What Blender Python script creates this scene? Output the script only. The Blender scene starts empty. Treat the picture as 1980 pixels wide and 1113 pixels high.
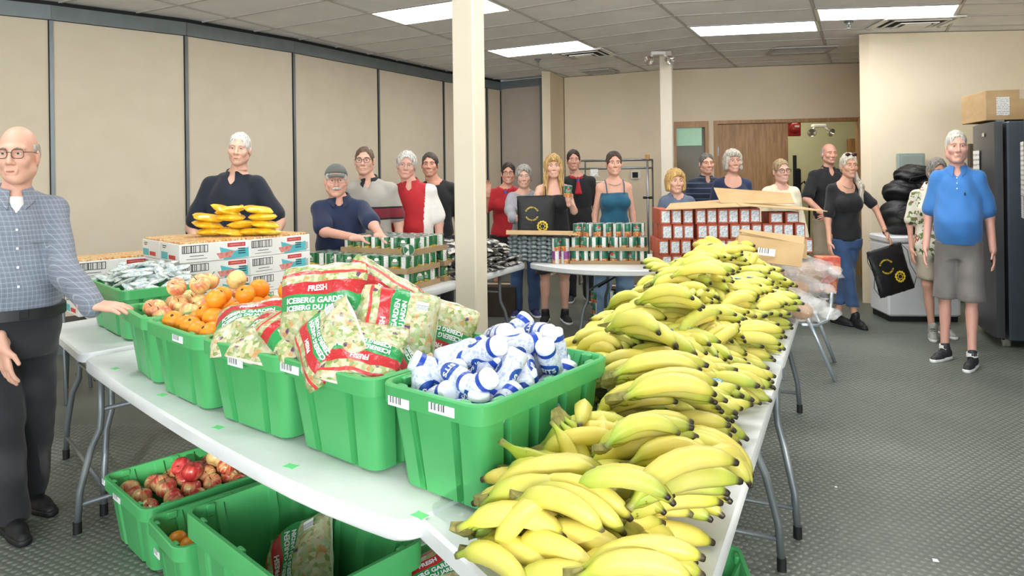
import bpy, bmesh, math, random
import numpy as np
from mathutils import Vector, Matrix, Euler
import openvdb
sc = bpy.context.scene; col = sc.collection
R = math.radians; PI = math.pi
random.seed(7); RS = np.random.RandomState(7)
# ---------------------------------------------------------------- camera
F, CX, HY, CAMH, ROLL = 1350.0, 990.0, 339.0, 1.5, 0.0131
cs, sn = math.cos(ROLL), math.sin(ROLL)
cd = bpy.data.cameras.new('camera'); cam = bpy.data.objects.new('camera', cd); col.objects.link(cam)
cd.sensor_width = 36.0; cd.lens = 36.0*F/1980.0; cd.clip_start = .05
cd.shift_y = -(556.5-HY)/1980.0
M = Matrix.Identity(4)
for i, ax in enumerate((Vector((cs, 0, -sn)), Vector((sn, 0, cs)), Vector((0, -1, 0)))):
    for j in range(3): M[j][i] = ax[j]
M.translation = Vector((0, 0, CAMH)); cam.matrix_world = M
sc.camera = cam
# ---------------------------------------------------------------- world, daylight from the glazed front behind the viewer
wd = bpy.data.worlds.new('world'); sc.world = wd; wd.use_nodes = True
wd.node_tree.nodes['Background'].inputs[0].default_value = (.90, .95, 1.0, 1)
wd.node_tree.nodes['Background'].inputs[1].default_value = 1.0
sl = bpy.data.lights.new('sun', 'SUN'); sl.energy = 5.0; sl.angle = R(.8); sl.color = (1, .95, .86)
so = bpy.data.objects.new('sun', sl); col.objects.link(so)
so.rotation_euler = Vector((-.25, .92, -.302)).to_track_quat('-Z', 'Y').to_euler()
al = bpy.data.lights.new('window_daylight', 'AREA'); al.shape = 'RECTANGLE'; al.size = 8.6; al.size_y = 1.7; al.energy = 560; al.color = (.87, .94, 1.0)
ao = bpy.data.objects.new('window_daylight', al); col.objects.link(ao); ao.location = (-.4, -5.38, 1.85); ao.rotation_euler = (R(99), 0, 0)
sc.view_settings.view_transform = 'Standard'; sc.view_settings.look = 'None'
sc.view_settings.gamma = 1.0; sc.view_settings.exposure = 0.04
sc.view_settings.use_curve_mapping = False
PANEL_EMIT = 13.0

def ray(x, y):
    u = x-CX; w = HY-y
    return Vector(((u*cs+w*sn)/F, 1.0, (-u*sn+w*cs)/F))
def at(x, y, Y):
    r = ray(x, y); return Vector((r.x*Y, Y, CAMH+r.z*Y))
def on(x, y, z):
    r = ray(x, y); t = (z-CAMH)/r.z
    return Vector((r.x*t, t, z))
def gx(x, Y):                      # X of image column x at depth Y
    return (x-CX)/F*Y
# ---------------------------------------------------------------- materials
def lin(h):
    if not isinstance(h, str): return tuple(h)+(1.0,) if len(h) == 3 else tuple(h)
    h = h.lstrip('#'); v = [int(h[i:i+2], 16)/255 for i in (0, 2, 4)]
    return tuple((c/12.92 if c <= .04045 else ((c+.055)/1.055)**2.4) for c in v)+(1.0,)
MATS = {}
class NT:
    def __init__(s, name):
        s.m = bpy.data.materials.new(name); s.m.use_nodes = True
        s.t = s.m.node_tree; s.b = s.t.nodes['Principled BSDF']; s.out = s.t.nodes['Material Output']
    def n(s, typ, **kw):
        nd = s.t.nodes.new('ShaderNode'+typ)
        ins = kw.pop('ins', {})
        for k, v in kw.items(): setattr(nd, k, v)
        for k, v in ins.items():
            if isinstance(v, bpy.types.NodeSocket): s.t.links.new(v, nd.inputs[k])
            else: nd.inputs[k].default_value = v
        return nd
    def l(s, a, b): s.t.links.new(a, b)
    def coord(s, kind='Object'): return s.n('TexCoord').outputs[kind]
    def xyz(s, kind='Object'):
        sp = s.n('SeparateXYZ'); s.l(s.coord(kind), sp.inputs[0]); return sp.outputs
    def math(s, op, a, b=None, c=None):
        nd = s.n('Math', operation=op)
        for i, v in enumerate((a, b, c)):
            if v is None: continue
            if isinstance(v, bpy.types.NodeSocket): s.l(v, nd.inputs[i])
            else: nd.inputs[i].default_value = v
        return nd.outputs[0]
    def ramp(s, fac, stops, interp='LINEAR'):
        nd = s.n('ValToRGB'); cr = nd.color_ramp; cr.interpolation = interp
        while len(cr.elements) < len(stops): cr.elements.new(.5)
        for e, (p, c) in zip(cr.elements, stops): e.position = p; e.color = lin(c)
        s.l(fac, nd.inputs[0]); return nd.outputs[0]
    def mix(s, fac, a, b):
        nd = s.n('Mix', data_type='RGBA')
        for i, v in ((0, fac), (6, a), (7, b)):
            if isinstance(v, bpy.types.NodeSocket): s.l(v, nd.inputs[i])
            else: nd.inputs[i].default_value = lin(v) if i else v
        return nd.outputs[2]
    def noise(s, scale, detail=3, kind='Object', out='Fac', vec=None, rough=.5):
        nd = s.n('TexNoise'); nd.inputs['Scale'].default_value = scale; nd.inputs['Detail'].default_value = detail
        nd.inputs['Roughness'].default_value = rough
        s.l(vec if vec is not None else s.coord(kind), nd.inputs['Vector']); return nd.outputs[out]
    def bump(s, h, strength=.3, dist=.01):
        nd = s.n('Bump'); nd.inputs['Strength'].default_value = strength; nd.inputs['Distance'].default_value = dist
        s.l(h, nd.inputs['Height']); s.l(nd.outputs[0], s.b.inputs['Normal'])
    def color(s, c):
        if isinstance(c, bpy.types.NodeSocket): s.l(c, s.b.inputs['Base Color'])
        else: s.b.inputs['Base Color'].default_value = lin(c)
    def set(s, rough=.6, metal=0, spec=.5, coat=0, trans=0, sheen=0, sss=0, alpha=1):
        i = s.b.inputs
        i['Roughness'].default_value = rough; i['Metallic'].default_value = metal; i['Specular IOR Level'].default_value = spec
        i['Coat Weight'].default_value = coat; i['Transmission Weight'].default_value = trans; i['Sheen Weight'].default_value = sheen
        i['Subsurface Weight'].default_value = sss; i['Alpha'].default_value = alpha
def shade(c, k): return tuple(min(1, v*k) for v in lin(c)[:3])
def mat(name, c, rough=.6, var=.12, scale=8.0, bump=0, bscale=None, metal=0, spec=.5, coat=0, sheen=0, rnd=0, bdist=.004):
    """plain procedural material: colour with a soft noise variation, optional fine relief and per-object variation"""
    if name in MATS: return MATS[name]
    n = NT(name); n.set(rough, metal, spec, coat, sheen=sheen)
    base = n.ramp(n.noise(scale), [(.3, shade(c, 1-var)), (.7, shade(c, 1+var))])
    if rnd:
        oi = n.n('ObjectInfo').outputs['Random']
        h = n.n('HueSaturation'); n.l(base, h.inputs['Color'])
        n.l(n.math('MULTIPLY_ADD', oi, 2*rnd, 1-rnd), h.inputs['Value']); base = h.outputs[0]
    n.color(base)
    if bump: n.bump(n.noise(bscale or scale*8, 4), bump, bdist)
    MATS[name] = n.m; return n.m
def emit(name, c, strength):
    if name in MATS: return MATS[name]
    n = NT(name); n.color(c); n.b.inputs['Emission Color'].default_value = lin(c); n.b.inputs['Emission Strength'].default_value = strength
    MATS[name] = n.m; return n.m
# ---------------------------------------------------------------- meshes
class MB:
    def __init__(s): s.v = []; s.f = []; s.mi = []; s.cur = 0; s.uv = None
    def add(s, vs, fs, M=None):
        o = len(s.v)
        s.v += [tuple(M @ Vector(v)) if M is not None else tuple(v) for v in vs]
        s.f += [tuple(i+o for i in f) for f in fs]; s.mi += [s.cur]*len(fs); return s
    def box(s, c, d, M=None, ch=0):
        x, y, z = d[0]/2, d[1]/2, d[2]/2
        if ch <= 0:
            vs = [(c[0]+a*x, c[1]+b*y, c[2]+e*z) for a in (-1, 1) for b in (-1, 1) for e in (-1, 1)]
            return s.add(vs, [(0, 1, 3, 2), (4, 6, 7, 5), (0, 4, 5, 1), (2, 3, 7, 6), (0, 2, 6, 4), (1, 5, 7, 3)], M)
        ch = min(ch, x*.49, y*.49, z*.49)
        out = lambda e: [(-x+e, -y), (x-e, -y), (x, -y+e), (x, y-e), (x-e, y), (-x+e, y), (-x, y-e), (-x, -y+e)]
        ins = [(a*(x-ch)/x, b*(y-ch)/y) for a, b in out(ch)]
        loops = [[(c[0]+a, c[1]+b, c[2]-z) for a, b in ins], [(c[0]+a, c[1]+b, c[2]-z+ch) for a, b in out(ch)],
                 [(c[0]+a, c[1]+b, c[2]+z-ch) for a, b in out(ch)], [(c[0]+a, c[1]+b, c[2]+z) for a, b in ins]]
        return s.loft(loops, M, True, True)
    def loft(s, loops, M=None, cap0=True, cap1=True, closed=True):
        n = len(loops[0]); vs = [p for l in loops for p in l]; fs = []
        for i in range(len(loops)-1):
            for j in range(n if closed else n-1):
                k = (j+1) % n
                fs.append((i*n+j, i*n+k, (i+1)*n+k, (i+1)*n+j))
        if cap0: fs.append(tuple(range(n))[::-1])
        if cap1: fs.append(tuple((len(loops)-1)*n+j for j in range(n)))
        return s.add(vs, fs, M)
    def lathe(s, prof, n=16, M=None):
        return s.loft([[(r*math.cos(2*PI*k/n), r*math.sin(2*PI*k/n), z) for k in range(n)] for r, z in prof], M)
    def tube(s, pts, r, n=8, M=None, cap=True, flat=None):
        pts = [Vector(p) for p in pts]; loops = []; prev = None
        for i, p in enumerate(pts):
            t = (pts[min(i+1, len(pts)-1)]-pts[max(i-1, 0)]).normalized()
            if prev is None:
                a = Vector((0, 0, 1)) if abs(t.z) < .9 else Vector((1, 0, 0))
                x = t.cross(a).normalized()
            else: x = (prev-t*prev.dot(t)).normalized()
            prev = x; y = t.cross(x); rr = r[i] if hasattr(r, '__len__') else r
            loops.append([p+x*rr*math.cos(2*PI*k/n)+y*rr*(flat or 1)*math.sin(2*PI*k/n) for k in range(n)])
        return s.loft(loops, M, cap, cap)
    def poly(s, pts, z0, z1, M=None):
        return s.loft([[(p[0], p[1], z0) for p in pts], [(p[0], p[1], z1) for p in pts]], M)
    def sphere(s, c, r, n=12, m=8, M=None):
        rx, ry, rz = (r, r, r) if not hasattr(r, '__len__') else r
        loops = [[(c[0]+rx*math.sin(PI*i/m)*math.cos(2*PI*k/n), c[1]+ry*math.sin(PI*i/m)*math.sin(2*PI*k/n), c[2]-rz*math.cos(PI*i/m))
                  for k in range(n)] for i in range(1, m)]
        vs = [p for l in loops for p in l]+[(c[0], c[1], c[2]-rz), (c[0], c[1], c[2]+rz)]; fs = []
        for i in range(m-2):
            for j in range(n): fs.append((i*n+j, i*n+(j+1) % n, (i+1)*n+(j+1) % n, (i+1)*n+j))
        b, t = len(vs)-2, len(vs)-1
        for j in range(n): fs += [(b, (j+1) % n, j), (t, (m-2)*n+j, (m-2)*n+(j+1) % n)]
        return s.add(vs, fs, M)
    def mesh(s, name, mats, smooth=False):
        me = bpy.data.meshes.new(name); me.from_pydata(s.v, [], s.f)
        ms = mats if isinstance(mats, (list, tuple)) else [mats]
        for m in ms: me.materials.append(m)
        if len(ms) > 1: me.polygons.foreach_set('material_index', s.mi)
        bm = bmesh.new(); bm.from_mesh(me); bmesh.ops.recalc_face_normals(bm, faces=bm.faces); bm.to_mesh(me); bm.free()
        if smooth is True: me.polygons.foreach_set('use_smooth', [True]*len(me.polygons))
        elif smooth:
            me.polygons.foreach_set('use_smooth', [True]*len(me.polygons)); me.set_sharp_from_angle(angle=R(smooth))
        me.update(); return me
    def build(s, name, mats, parent=None, smooth=False, loc=None, rot=None):
        return link(name, s.mesh(name, mats, smooth), parent, loc, rot)
def link(name, me, parent=None, loc=None, rot=None, scale=None):
    o = bpy.data.objects.new(name, me); col.objects.link(o)
    if parent is not None: o.parent = parent
    if loc is not None: o.location = loc
    if rot is not None: o.rotation_euler = rot
    if scale is not None: o.scale = scale
    return o
def tag(o, label=None, cat=None, group=None, kind=None):
    if label: o['label'] = label
    if cat: o['category'] = cat
    if group: o['group'] = group
    if kind: o['kind'] = kind
    return o
def empty(name, loc=(0, 0, 0), rz=0):
    o = bpy.data.objects.new(name, None); col.objects.link(o); o.location = loc; o.rotation_euler = (0, 0, rz); o.empty_display_size = .1
    return o
def struct(o): o['kind'] = 'structure'; return o
KIDS = {}
def clone(o, parent=None):
    c = o.copy(); col.objects.link(c)
    if parent is not None: c.parent = parent
    for ch in KIDS.get(o.name) or [x for x in o.children]: clone(ch, c)
    return c
def rotm(rot=(0, 0, 0), loc=(0, 0, 0), sc_=None):
    m = Matrix.LocRotScale(Vector(loc), Euler(rot), Vector(sc_) if sc_ else None); return m
def text_mesh(body, size, mat_, name='lettering', spacing=1.0, extrude=.0006, res=3, bold=0):
    cu = bpy.data.curves.new(name, 'FONT'); cu.body = body; cu.size = size; cu.align_x = 'CENTER'; cu.align_y = 'CENTER'
    cu.extrude = extrude; cu.resolution_u = res; cu.space_character = spacing; cu.offset = bold
    o = bpy.data.objects.new(name, cu); col.objects.link(o)
    dg = bpy.context.evaluated_depsgraph_get(); me = bpy.data.meshes.new_from_object(o.evaluated_get(dg))
    bpy.data.objects.remove(o); bpy.data.curves.remove(cu)
    me.materials.clear(); me.materials.append(mat_); me.name = name
    return me
# ================================================================ the room
CZ = 3.05
UA = R(26.8); U = Vector((math.sin(UA), math.cos(UA), 0)); V = Vector((math.cos(UA), -math.sin(UA), 0))
m_wall = mat('wall_paint', '#e3d3b8', .75, .02, 3, bump=.08, bscale=120)
m_wall2 = mat('wall_paint_warm', '#f1e4ca', .75, .02, 3, bump=.08, bscale=120)
m_steel = mat('track_steel', '#7d8588', .4, .08, 6, metal=.6)
m_white0 = mat('frame_white', '#d8d8d4', .5)
m_dark = mat('dark_gap', '#1b1c1d', .8)
m_oak = NT('oak_veneer')
_c = m_oak.n('Mapping'); m_oak.l(m_oak.coord('Object'), _c.inputs[0]); _c.inputs['Scale'].default_value = (9, 9, .9)
m_oak.color(m_oak.ramp(m_oak.noise(3.0, 6, vec=_c.outputs[0], rough=.65), [(.3, '#8a6238'), (.5, '#a97d4c'), (.7, '#c09463')])); m_oak.set(.45)
m_oak = m_oak.m
def wall_seg(name, p0, p1, z0, z1, m, thick=.1, parent=None, kids=()):
    p0 = Vector((p0[0], p0[1], 0)); p1 = Vector((p1[0], p1[1], 0)); d = (p1-p0).normalized(); nrm = Vector((-d.y, d.x, 0))*thick
    mb = MB(); mb.poly([p0, p1, p1+nrm, p0+nrm], z0, z1)
    return mb.build(name, m, parent)
# floor with rubber studs
n = NT('rubber_floor'); n.set(.42, spec=.45)
n.color(n.ramp(n.noise(1.3, 5), [(.3, '#585e57'), (.7, '#656b64')]))
vo = n.n('TexVoronoi'); n.l(n.coord('Object'), vo.inputs['Vector']); vo.inputs['Scale'].default_value = 33; vo.inputs['Randomness'].default_value = 0
n.bump(n.ramp(vo.outputs['Distance'], [(.30, (1, 1, 1)), (.36, (0, 0, 0))]), .25, .002); m_floor = n.m
n = NT('rubber_stud'); n.set(.36, spec=.5); n.color(n.ramp(n.noise(1.3, 5), [(.3, '#666c65'), (.7, '#767c75')])); m_stud = n.m
floor = struct(MB().add([(-9, -5.7, 0), (9, -5.7, 0), (9, 13.5, 0), (-9, 13.5, 0)], [(0, 1, 2, 3)]).build('floor', m_floor))
def studs():
    sp = .034; r = .0125; K = 8; ca = np.array([(math.cos(2*PI*k/K), math.sin(2*PI*k/K)) for k in range(K)])
    pts = []
    a = np.arange(-260, 260)*sp
    gx_, gy_ = np.meshgrid(a, a); gx_[::2] += sp/2; gy_ = gy_*.92
    X = gx_.ravel()*U.y+gy_.ravel()*U.x; Y = -gx_.ravel()*U.x+gy_.ravel()*U.y
    X, Y = X+1.0, Y+3.8
    vx = 990+F*X/np.maximum(Y, .1); vy = 339+F*1.5/np.maximum(Y, .1)
    keep = (Y > 1.9) & (vy < 1135) & (vx > -15) & (vx < 1995) & (((X > .45*(Y-1.3)-.9) & (Y < 6.4) & (vx > 1330)) | ((vx < 560) & (Y < 4.3)))
    X, Y = X[keep], Y[keep]; N = len(X)
    lo = np.stack([X[:, None]+r*ca[:, 0], Y[:, None]+r*ca[:, 1], np.zeros((N, K))], 2)
    hi = np.stack([X[:, None]+r*.8*ca[:, 0], Y[:, None]+r*.8*ca[:, 1], np.full((N, K), .0016)], 2)
    v = np.concatenate([lo, hi], 1).reshape(-1, 3)
    base = np.arange(N)[:, None, None]*2*K; k = np.arange(K)
    side = np.stack([k, (k+1) % K, (k+1) % K+K, k+K], 1)[None]+base
    me = bpy.data.meshes.new('rubber_studs')
    nq = N*K; loops = np.concatenate([side.reshape(-1), (np.arange(K, 2*K)[None]+np.arange(N)[:, None]*2*K).reshape(-1)])
    me.vertices.add(len(v)); me.vertices.foreach_set('co', v.ravel().astype(np.float32))
    me.loops.add(len(loops)); me.loops.foreach_set('vertex_index', loops.astype(np.int32))
    starts = np.concatenate([np.arange(nq)*4, nq*4+np.arange(N)*K]); me.polygons.add(len(starts))
    me.polygons.foreach_set('loop_start', starts.astype(np.int32)); me.update(calc_edges=True); me.validate()
    me.materials.append(m_stud)
    o = link('rubber_studs', me, floor); o['kind'] = 'stuff'
studs()
# plan points read from the ceiling line
WL = [on(x, y, CZ) for x, y in ((-130, -22), (98, 4), (359, 38), (567, 75), (731, 110), (857, 137), (941, 151), (968, 156))]
BW = [on(x, y, CZ) for x, y in ((1091, 150), (1275, 136), (1679, 121))]
RW = [on(1680, 65, CZ), on(2060, 57, CZ)]
n = NT('partition_fabric'); n.set(.85, spec=.2)
n.color(n.ramp(n.noise(5, 6), [(.2, '#d8cab3'), (.8, '#ded1bb')])); n.bump(n.noise(260, 3), .35, .003); m_part = n.m
m_part2 = mat('partition_grey', '#b3a79b', .85, .03, 6, bump=.25, bscale=220)
wl = struct(empty('wall_left'))
for i in range(len(WL)-1):
    a, b = WL[i], WL[i+1]; d = (b-a).normalized(); nr = Vector((-d.y, d.x, 0))
    wall_seg('partition_panel', a+d*.006, b-d*.006, .09, CZ-.16, m_part, .07, wl)
    # seam trim at the far edge of each panel
    mb = MB(); q = b-nr*.012
    mb.poly([q-d*.014, q+d*.014, q+d*.014+nr*.06, q-d*.014+nr*.06], .09, CZ-.16); mb.build('seam_trim', m_steel, wl)
    mb = MB(); mb.poly([q-d*.024, q-d*.014, q-d*.014+nr*.05, q-d*.024+nr*.05], .09, CZ-.16); mb.build('seam_gasket', m_dark, wl)
    a2, b2 = a-nr*.02, b-nr*.02
    mb = MB(); mb.poly([a2, b2, b2+nr*.12, a2+nr*.12], CZ-.155, CZ-.03); mb.build('track', m_steel, wl)
    mb = MB(); mb.poly([a2+nr*.02, b2+nr*.02, b2+nr*.12, a2+nr*.12], CZ-.03, CZ+.02); mb.build('track_gap', m_dark, wl)
    mb = MB(); mb.poly([a-nr*.01, b-nr*.01, b+nr*.06, a+nr*.06], 0, .10); struct(mb.build('baseboard_left', m_steel))
# back corner: grey partition leaf, beige column, back wall with glazed panel and doors
cpt = on(1047, 148, CZ); wb = struct(empty('wall_corner'))
d = (cpt-WL[-1]).normalized(); nr = Vector((-d.y, d.x, 0))
wall_seg('partition_panel', WL[-1], cpt, .0, CZ-.14, m_part2, .08, wb)
mb = MB(); mb.poly([WL[-1]-nr*.03, cpt-nr*.03, cpt+nr*.1, WL[-1]+nr*.1], CZ-.14, CZ-.02); mb.build('track', m_steel, wb)
mb = MB(); mb.poly([cpt-nr*.03-d*.02, cpt-nr*.03+d*.03, cpt+nr*.1+d*.03, cpt+nr*.1-d*.02], 0, CZ-.02); mb.build('end_post', m_steel, wb)
c0 = on(1049, 146, CZ); c1 = on(1066, 144, CZ); c1 = c1*(c0.y/c1.y)*1.0
mb = MB(); k0 = Vector((gx(1050, 10.4), 10.4, 0)); k1 = Vector((gx(1066, 10.45), 10.45, 0)); k2 = BW[0]+Vector((.02, .1, 0)); k3 = k0+Vector((.15, .9, 0))
mb.poly([k0, k1, k2, k3], 0, CZ); struct(mb.build('wall_corner_column', m_wall))
DOOR_T = 2.27
def bwp(x):                         # point of the back wall seen in image column x
    for i in range(2):
        a, b = BW[i], BW[i+1]; q = (x-CX)/F
        t = (q*a.y-a.x)/((b.x-a.x)-q*(b.y-a.y))
        if t <= 1.0001 or i == 1: return a.lerp(b, t)
wk = struct(empty('wall_back'))
wall_seg('wall_panel', BW[0], BW[1], 0, CZ, m_wall, .12, wk)
wall_seg('wall_panel', BW[1], bwp(1304), 0, CZ, m_wall, .12, wk)
wall_seg('wall_panel', bwp(1304), bwp(1672), DOOR_T, CZ, m_wall, .12, wk)
wall_seg('wall_panel', bwp(1371), bwp(1381), 0, DOOR_T, m_wall, .12, wk)
wall_seg('wall_panel', bwp(1668), bwp(1682), 0, CZ, m_wall, .12, wk)
def frame_box(name, x0, x1, z0, z1, m, parent, thick=.16, off=-.03):
    a, b = bwp(x0), bwp(x1); d = (b-a).normalized(); nr = Vector((-d.y, d.x, 0))
    return wall_seg(name, a+nr*off, b+nr*off, z0, z1, m, thick, parent)
win = struct(empty('window_1'))
for x0, x1, z0, z1 in ((1304, 1309, 0, DOOR_T), (1364, 1371, 0, DOOR_T), (1309, 1364, DOOR_T-.09, DOOR_T), (1309, 1364, .0, .12)):
    frame_box('window_frame', x0, x1, z0, z1, m_oak, win)
n = NT('office_glass'); n.set(.15, spec=.25, alpha=.22); n.color('#b9b29a'); m_glass = n.m
frame_box('window_pane', 1309, 1364, .12, DOOR_T-.09, m_glass, win, .006, .03)
frame_box('window_film', 1309, 1358, DOOR_T-.36, DOOR_T-.09, mat('green_film', '#b9e6c6', .5, .03), win, .004, .012)
dr = struct(empty('door_1'))
for x0, x1, z0, z1 in ((1381, 1388, 0, DOOR_T), (1660, 1668, 0, DOOR_T), (1388, 1660, DOOR_T-.05, DOOR_T)):
    frame_box('door_frame', x0, x1, z0, z1, m_oak, dr)
frame_box('door_leaf', 1388, 1525, .01, DOOR_T-.055, m_oak, dr, .045, .02)
for z in (.3, 1.1, 1.75): frame_box('hinge', 1388.5, 1390.5, z, z+.14, m_steel, dr, .02, .005)
# right leaf swung open into the room
h0 = bwp(1660); hd = Vector((gx(1660, 8.6)-h0.x+.02, 8.6-h0.y, 0)).normalized(); lf = wall_seg('door_leaf', h0, h0+hd*.95, .01, DOOR_T-.055, m_oak, .05, dr)
mb = MB(); q = h0+hd*.87+Vector((-.03, 0, 1.02)); mb.tube([q, q+Vector((-.05, 0, 0)), q+Vector((-.05, .1, 0))], .011); mb.build('door_handle', m_steel, dr, True)
# rooms beyond
m_hall = mat('hall_paint', '#cfcaa4', .8, .03)
wh = struct(empty('wall_hall'))
wall_seg('wall_panel', bwp(1500)+Vector((0, 1.9, 0)), bwp(1720)+Vector((1.3, 2.1, 0)), 0, CZ, m_hall, .1, wh)
wall_seg('wall_panel', bwp(1527)+Vector((0, .12, 0)), bwp(1500)+Vector((0, 1.9, 0)), 0, CZ, m_hall, .1, wh)
wall_seg('wall_panel', bwp(1380)+Vector((.0, 1.3, 0)), bwp(1280)+Vector((-.3, 1.4, 0)), 0, CZ, mat('office_wall', '#a08044', .7), -.1, wh)
wall_seg('wall_panel', bwp(1280)+Vector((-.3, 1.4, 0)), bwp(1290)+Vector((-.1, .1, 0)), 0, CZ, MATS['office_wall'], -.1, wh)
wall_seg('wall_panel', bwp(1420)+Vector((0, .1, 0)), bwp(1380)+Vector((.2, 1.4, 0)), 0, CZ, MATS['office_wall'], -.1, wh)
wall_seg('wall_panel', bwp(1720)+Vector((1.3, 2.1, 0)), bwp(1682)+Vector((.6, .1, 0)), 0, CZ, m_hall, .1, wh)
wall_seg('wall_panel', bwp(1180)+Vector((-.5, 1.75, 0)), bwp(1500)+Vector((0, 1.75, 0)), 0, CZ, MATS['office_wall'], .1, wh)
fb = struct(MB().poly([bwp(1638)+Vector((.92, 1.82, 0)), bwp(1652)+Vector((.98, 1.82, 0)), bwp(1652)+Vector((.98, 1.92, 0)), bwp(1638)+Vector((.92, 1.92, 0))], 0, 2.05).build('door_2', m_oak))
hl = bpy.data.lights.new('hall_lamp', 'AREA'); hl.energy = 16; hl.size = .8; hl.color = (1, .97, .85)
ho = bpy.data.objects.new('hall_lamp', hl); col.objects.link(ho); ho.location = bwp(1590)+Vector((0, 1.0, -.1))
# wall on the far side of the door and the wall behind the fridges
wr = struct(empty('wall_right'))
wall_seg('wall_panel', RW[0], RW[1], 0, CZ, m_wall2, .12, wr)
wall_seg('wall_panel', bwp(1682)+Vector((.02, 0, 0)), RW[0]+Vector((0.003, 0.004, 0)), 0, CZ, m_wall, -.1, wr)
wall_seg('wall_panel', RW[1], Vector((4.6, 2.5, 0)), 0, CZ, m_wall2, .12, wr)
wall_seg('wall_panel', Vector((4.6, 2.5, 0)), Vector((4.6, -5.6, 0)), 0, CZ, m_wall2, .12, wr)
wall_seg('wall_panel', Vector((-6.2, -5.6, 0)), WL[0], 0, CZ, m_part, .1, wl)
# unseen glazed wall behind the viewer, added to block low daylight under the tables
wf = struct(empty('wall_front_added'))
for x0, x1, z0, z1 in ((-6.2, 4.7, 0, 1.0), (-6.2, 4.7, 2.68, CZ), (-6.2, -4.8, 1.0, 2.68), (4.0, 4.7, 1.0, 2.68)): wall_seg('wall_panel', Vector((x1, -5.5, 0)), Vector((x0, -5.5, 0)), z0, z1, m_wall2, .12, wf)
w2 = struct(empty('window_2'))
for x in (-4.8, -2.6, -.4, 1.8, 3.96): wall_seg('window_frame', Vector((x+.05, -5.52, 0)), Vector((x, -5.52, 0)), 1.0, 2.68, m_white0, .06, w2)
struct(wall_seg('baseboard_right', RW[0]-Vector((0, .012, 0)), RW[1]-Vector((0, .012, 0)), 0, .10, mat('base_green', '#5b7466', .6), .02))
# ceiling: grid of lay-in tiles
n = NT('ceiling_tile'); n.set(.9, spec=.2); n.color(n.ramp(n.noise(3), [(.3, '#e9e9ea'), (.7, '#f3f3f4')])); n.bump(n.noise(180, 3), .4, .004); m_tile = n.m
m_bar = mat('grid_bar', '#bdb9b5', .6, .04)
ceil = struct(MB().add([(-9, -5.7, CZ+.12), (9, -5.7, CZ+.12), (9, 13.5, CZ+.12), (-9, 13.5, CZ+.12)], [(3, 2, 1, 0)]).build('ceiling', m_bar))
OL = [-6.69, -5.435, -4.18, -2.925, -1.67, -.415, .84, 2.095, 3.35]
G = {-6.69: .10, -5.435: .08, -4.18: .02, -2.925: 0, -1.67: -.10, -.415: .28, .84: .78, 2.095: 1.35, 3.35: 2.0}
def cpos(o, s): p = V*o+U*s; return Vector((p.x, p.y, CZ))
def cline(k, i): return 5.85+.57*k+G[OL[i]]
LIGHTS = {k_: 1 for k_ in ((2, -1), (2, 3), (4, 3), (5, 2), (4, -1), (5, -2), (2, -5), (4, -5), (5, -6), (2, -9), (4, -9))}  # panels out of view are added to brighten the tables and floor
TILE_ROWS = range(-11, 13)
def inside(p):
    if p.y < -.5 or p.y > 11.8: return False
    for i in range(len(WL)-1):
        a, b = WL[i], WL[i+1]
        if a.y-1.0 <= p.y <= b.y or (i == 0 and p.y < a.y):
            if (b.x-a.x)*(p.y-a.y)-(b.y-a.y)*(p.x-a.x) > .1: return False
    if p.y > 7.85 and p.x > 4.04+(p.y-7.85)*.5: return False
    if p.x > 1.0 and p.y > 11.05-(p.x-.83)*.26: return False
    return p.x < 6.2 and p.x > -7
m_panel = emit('light_diffuser', '#fbfbfa', PANEL_EMIT)
m_white = mat('white_metal', '#e9e7e1', .45, .03)
for i in range(len(OL)-1):
    for k in TILE_ROWS:
        q = [cpos(OL[i], cline(k, i)), cpos(OL[i+1], cline(k, i+1)), cpos(OL[i+1], cline(k+1, i+1)), cpos(OL[i], cline(k+1, i))]
        c = sum(q, Vector())/4
        if not any(inside(c.lerp(p, .9)) for p in q): continue
        inn = [c+(p-c)*.975 for p in q]
        if (i, k) in LIGHTS:
            e = empty('ceiling_light', c)
            MB().loft([[p-c+Vector((0, 0, -.002)) for p in q], [c+(p-c)*.95-c+Vector((0, 0, -.004)) for p in q], [c+(p-c)*.95-c+Vector((0, 0, .03)) for p in q]], None, False, True).build('frame', m_white, e)
            MB().loft([[(p-c)*.94+Vector((0, 0, .004)) for p in q], [(p-c)*.94+Vector((0, 0, .012)) for p in q]]).build('diffuser', m_panel, e)
            tag(e, None, 'light', 'fluorescent ceiling lights'); e['ik'] = i*100+k
            continue
        MB().loft([[p+Vector((0, 0, .008)) for p in inn], [p+Vector((0, 0, .02)) for p in inn]]).build('tile', m_tile, ceil)
for i, o in enumerate(OL):
    a, b = cpos(o, cline(TILE_ROWS[0], i)), cpos(o, cline(TILE_ROWS[-1], i)); w = V*.012
    MB().poly([a-w, a+w, b+w, b-w], CZ-.001, CZ+.03).build('grid_bar', m_bar, ceil)
for k in TILE_ROWS:
    for i in range(len(OL)-1):
        a, b = cpos(OL[i], cline(k, i)), cpos(OL[i+1], cline(k, i+1)); c = (a+b)/2
        if not (inside(a) or inside(b) or inside(c)): continue
        w = U*.012
        MB().poly([a-w, b-w, b+w, a+w], CZ, CZ+.03).build('grid_bar', m_bar, ceil)
names = {201: 'white fluorescent ceiling panel', 203: 'x'}
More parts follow.
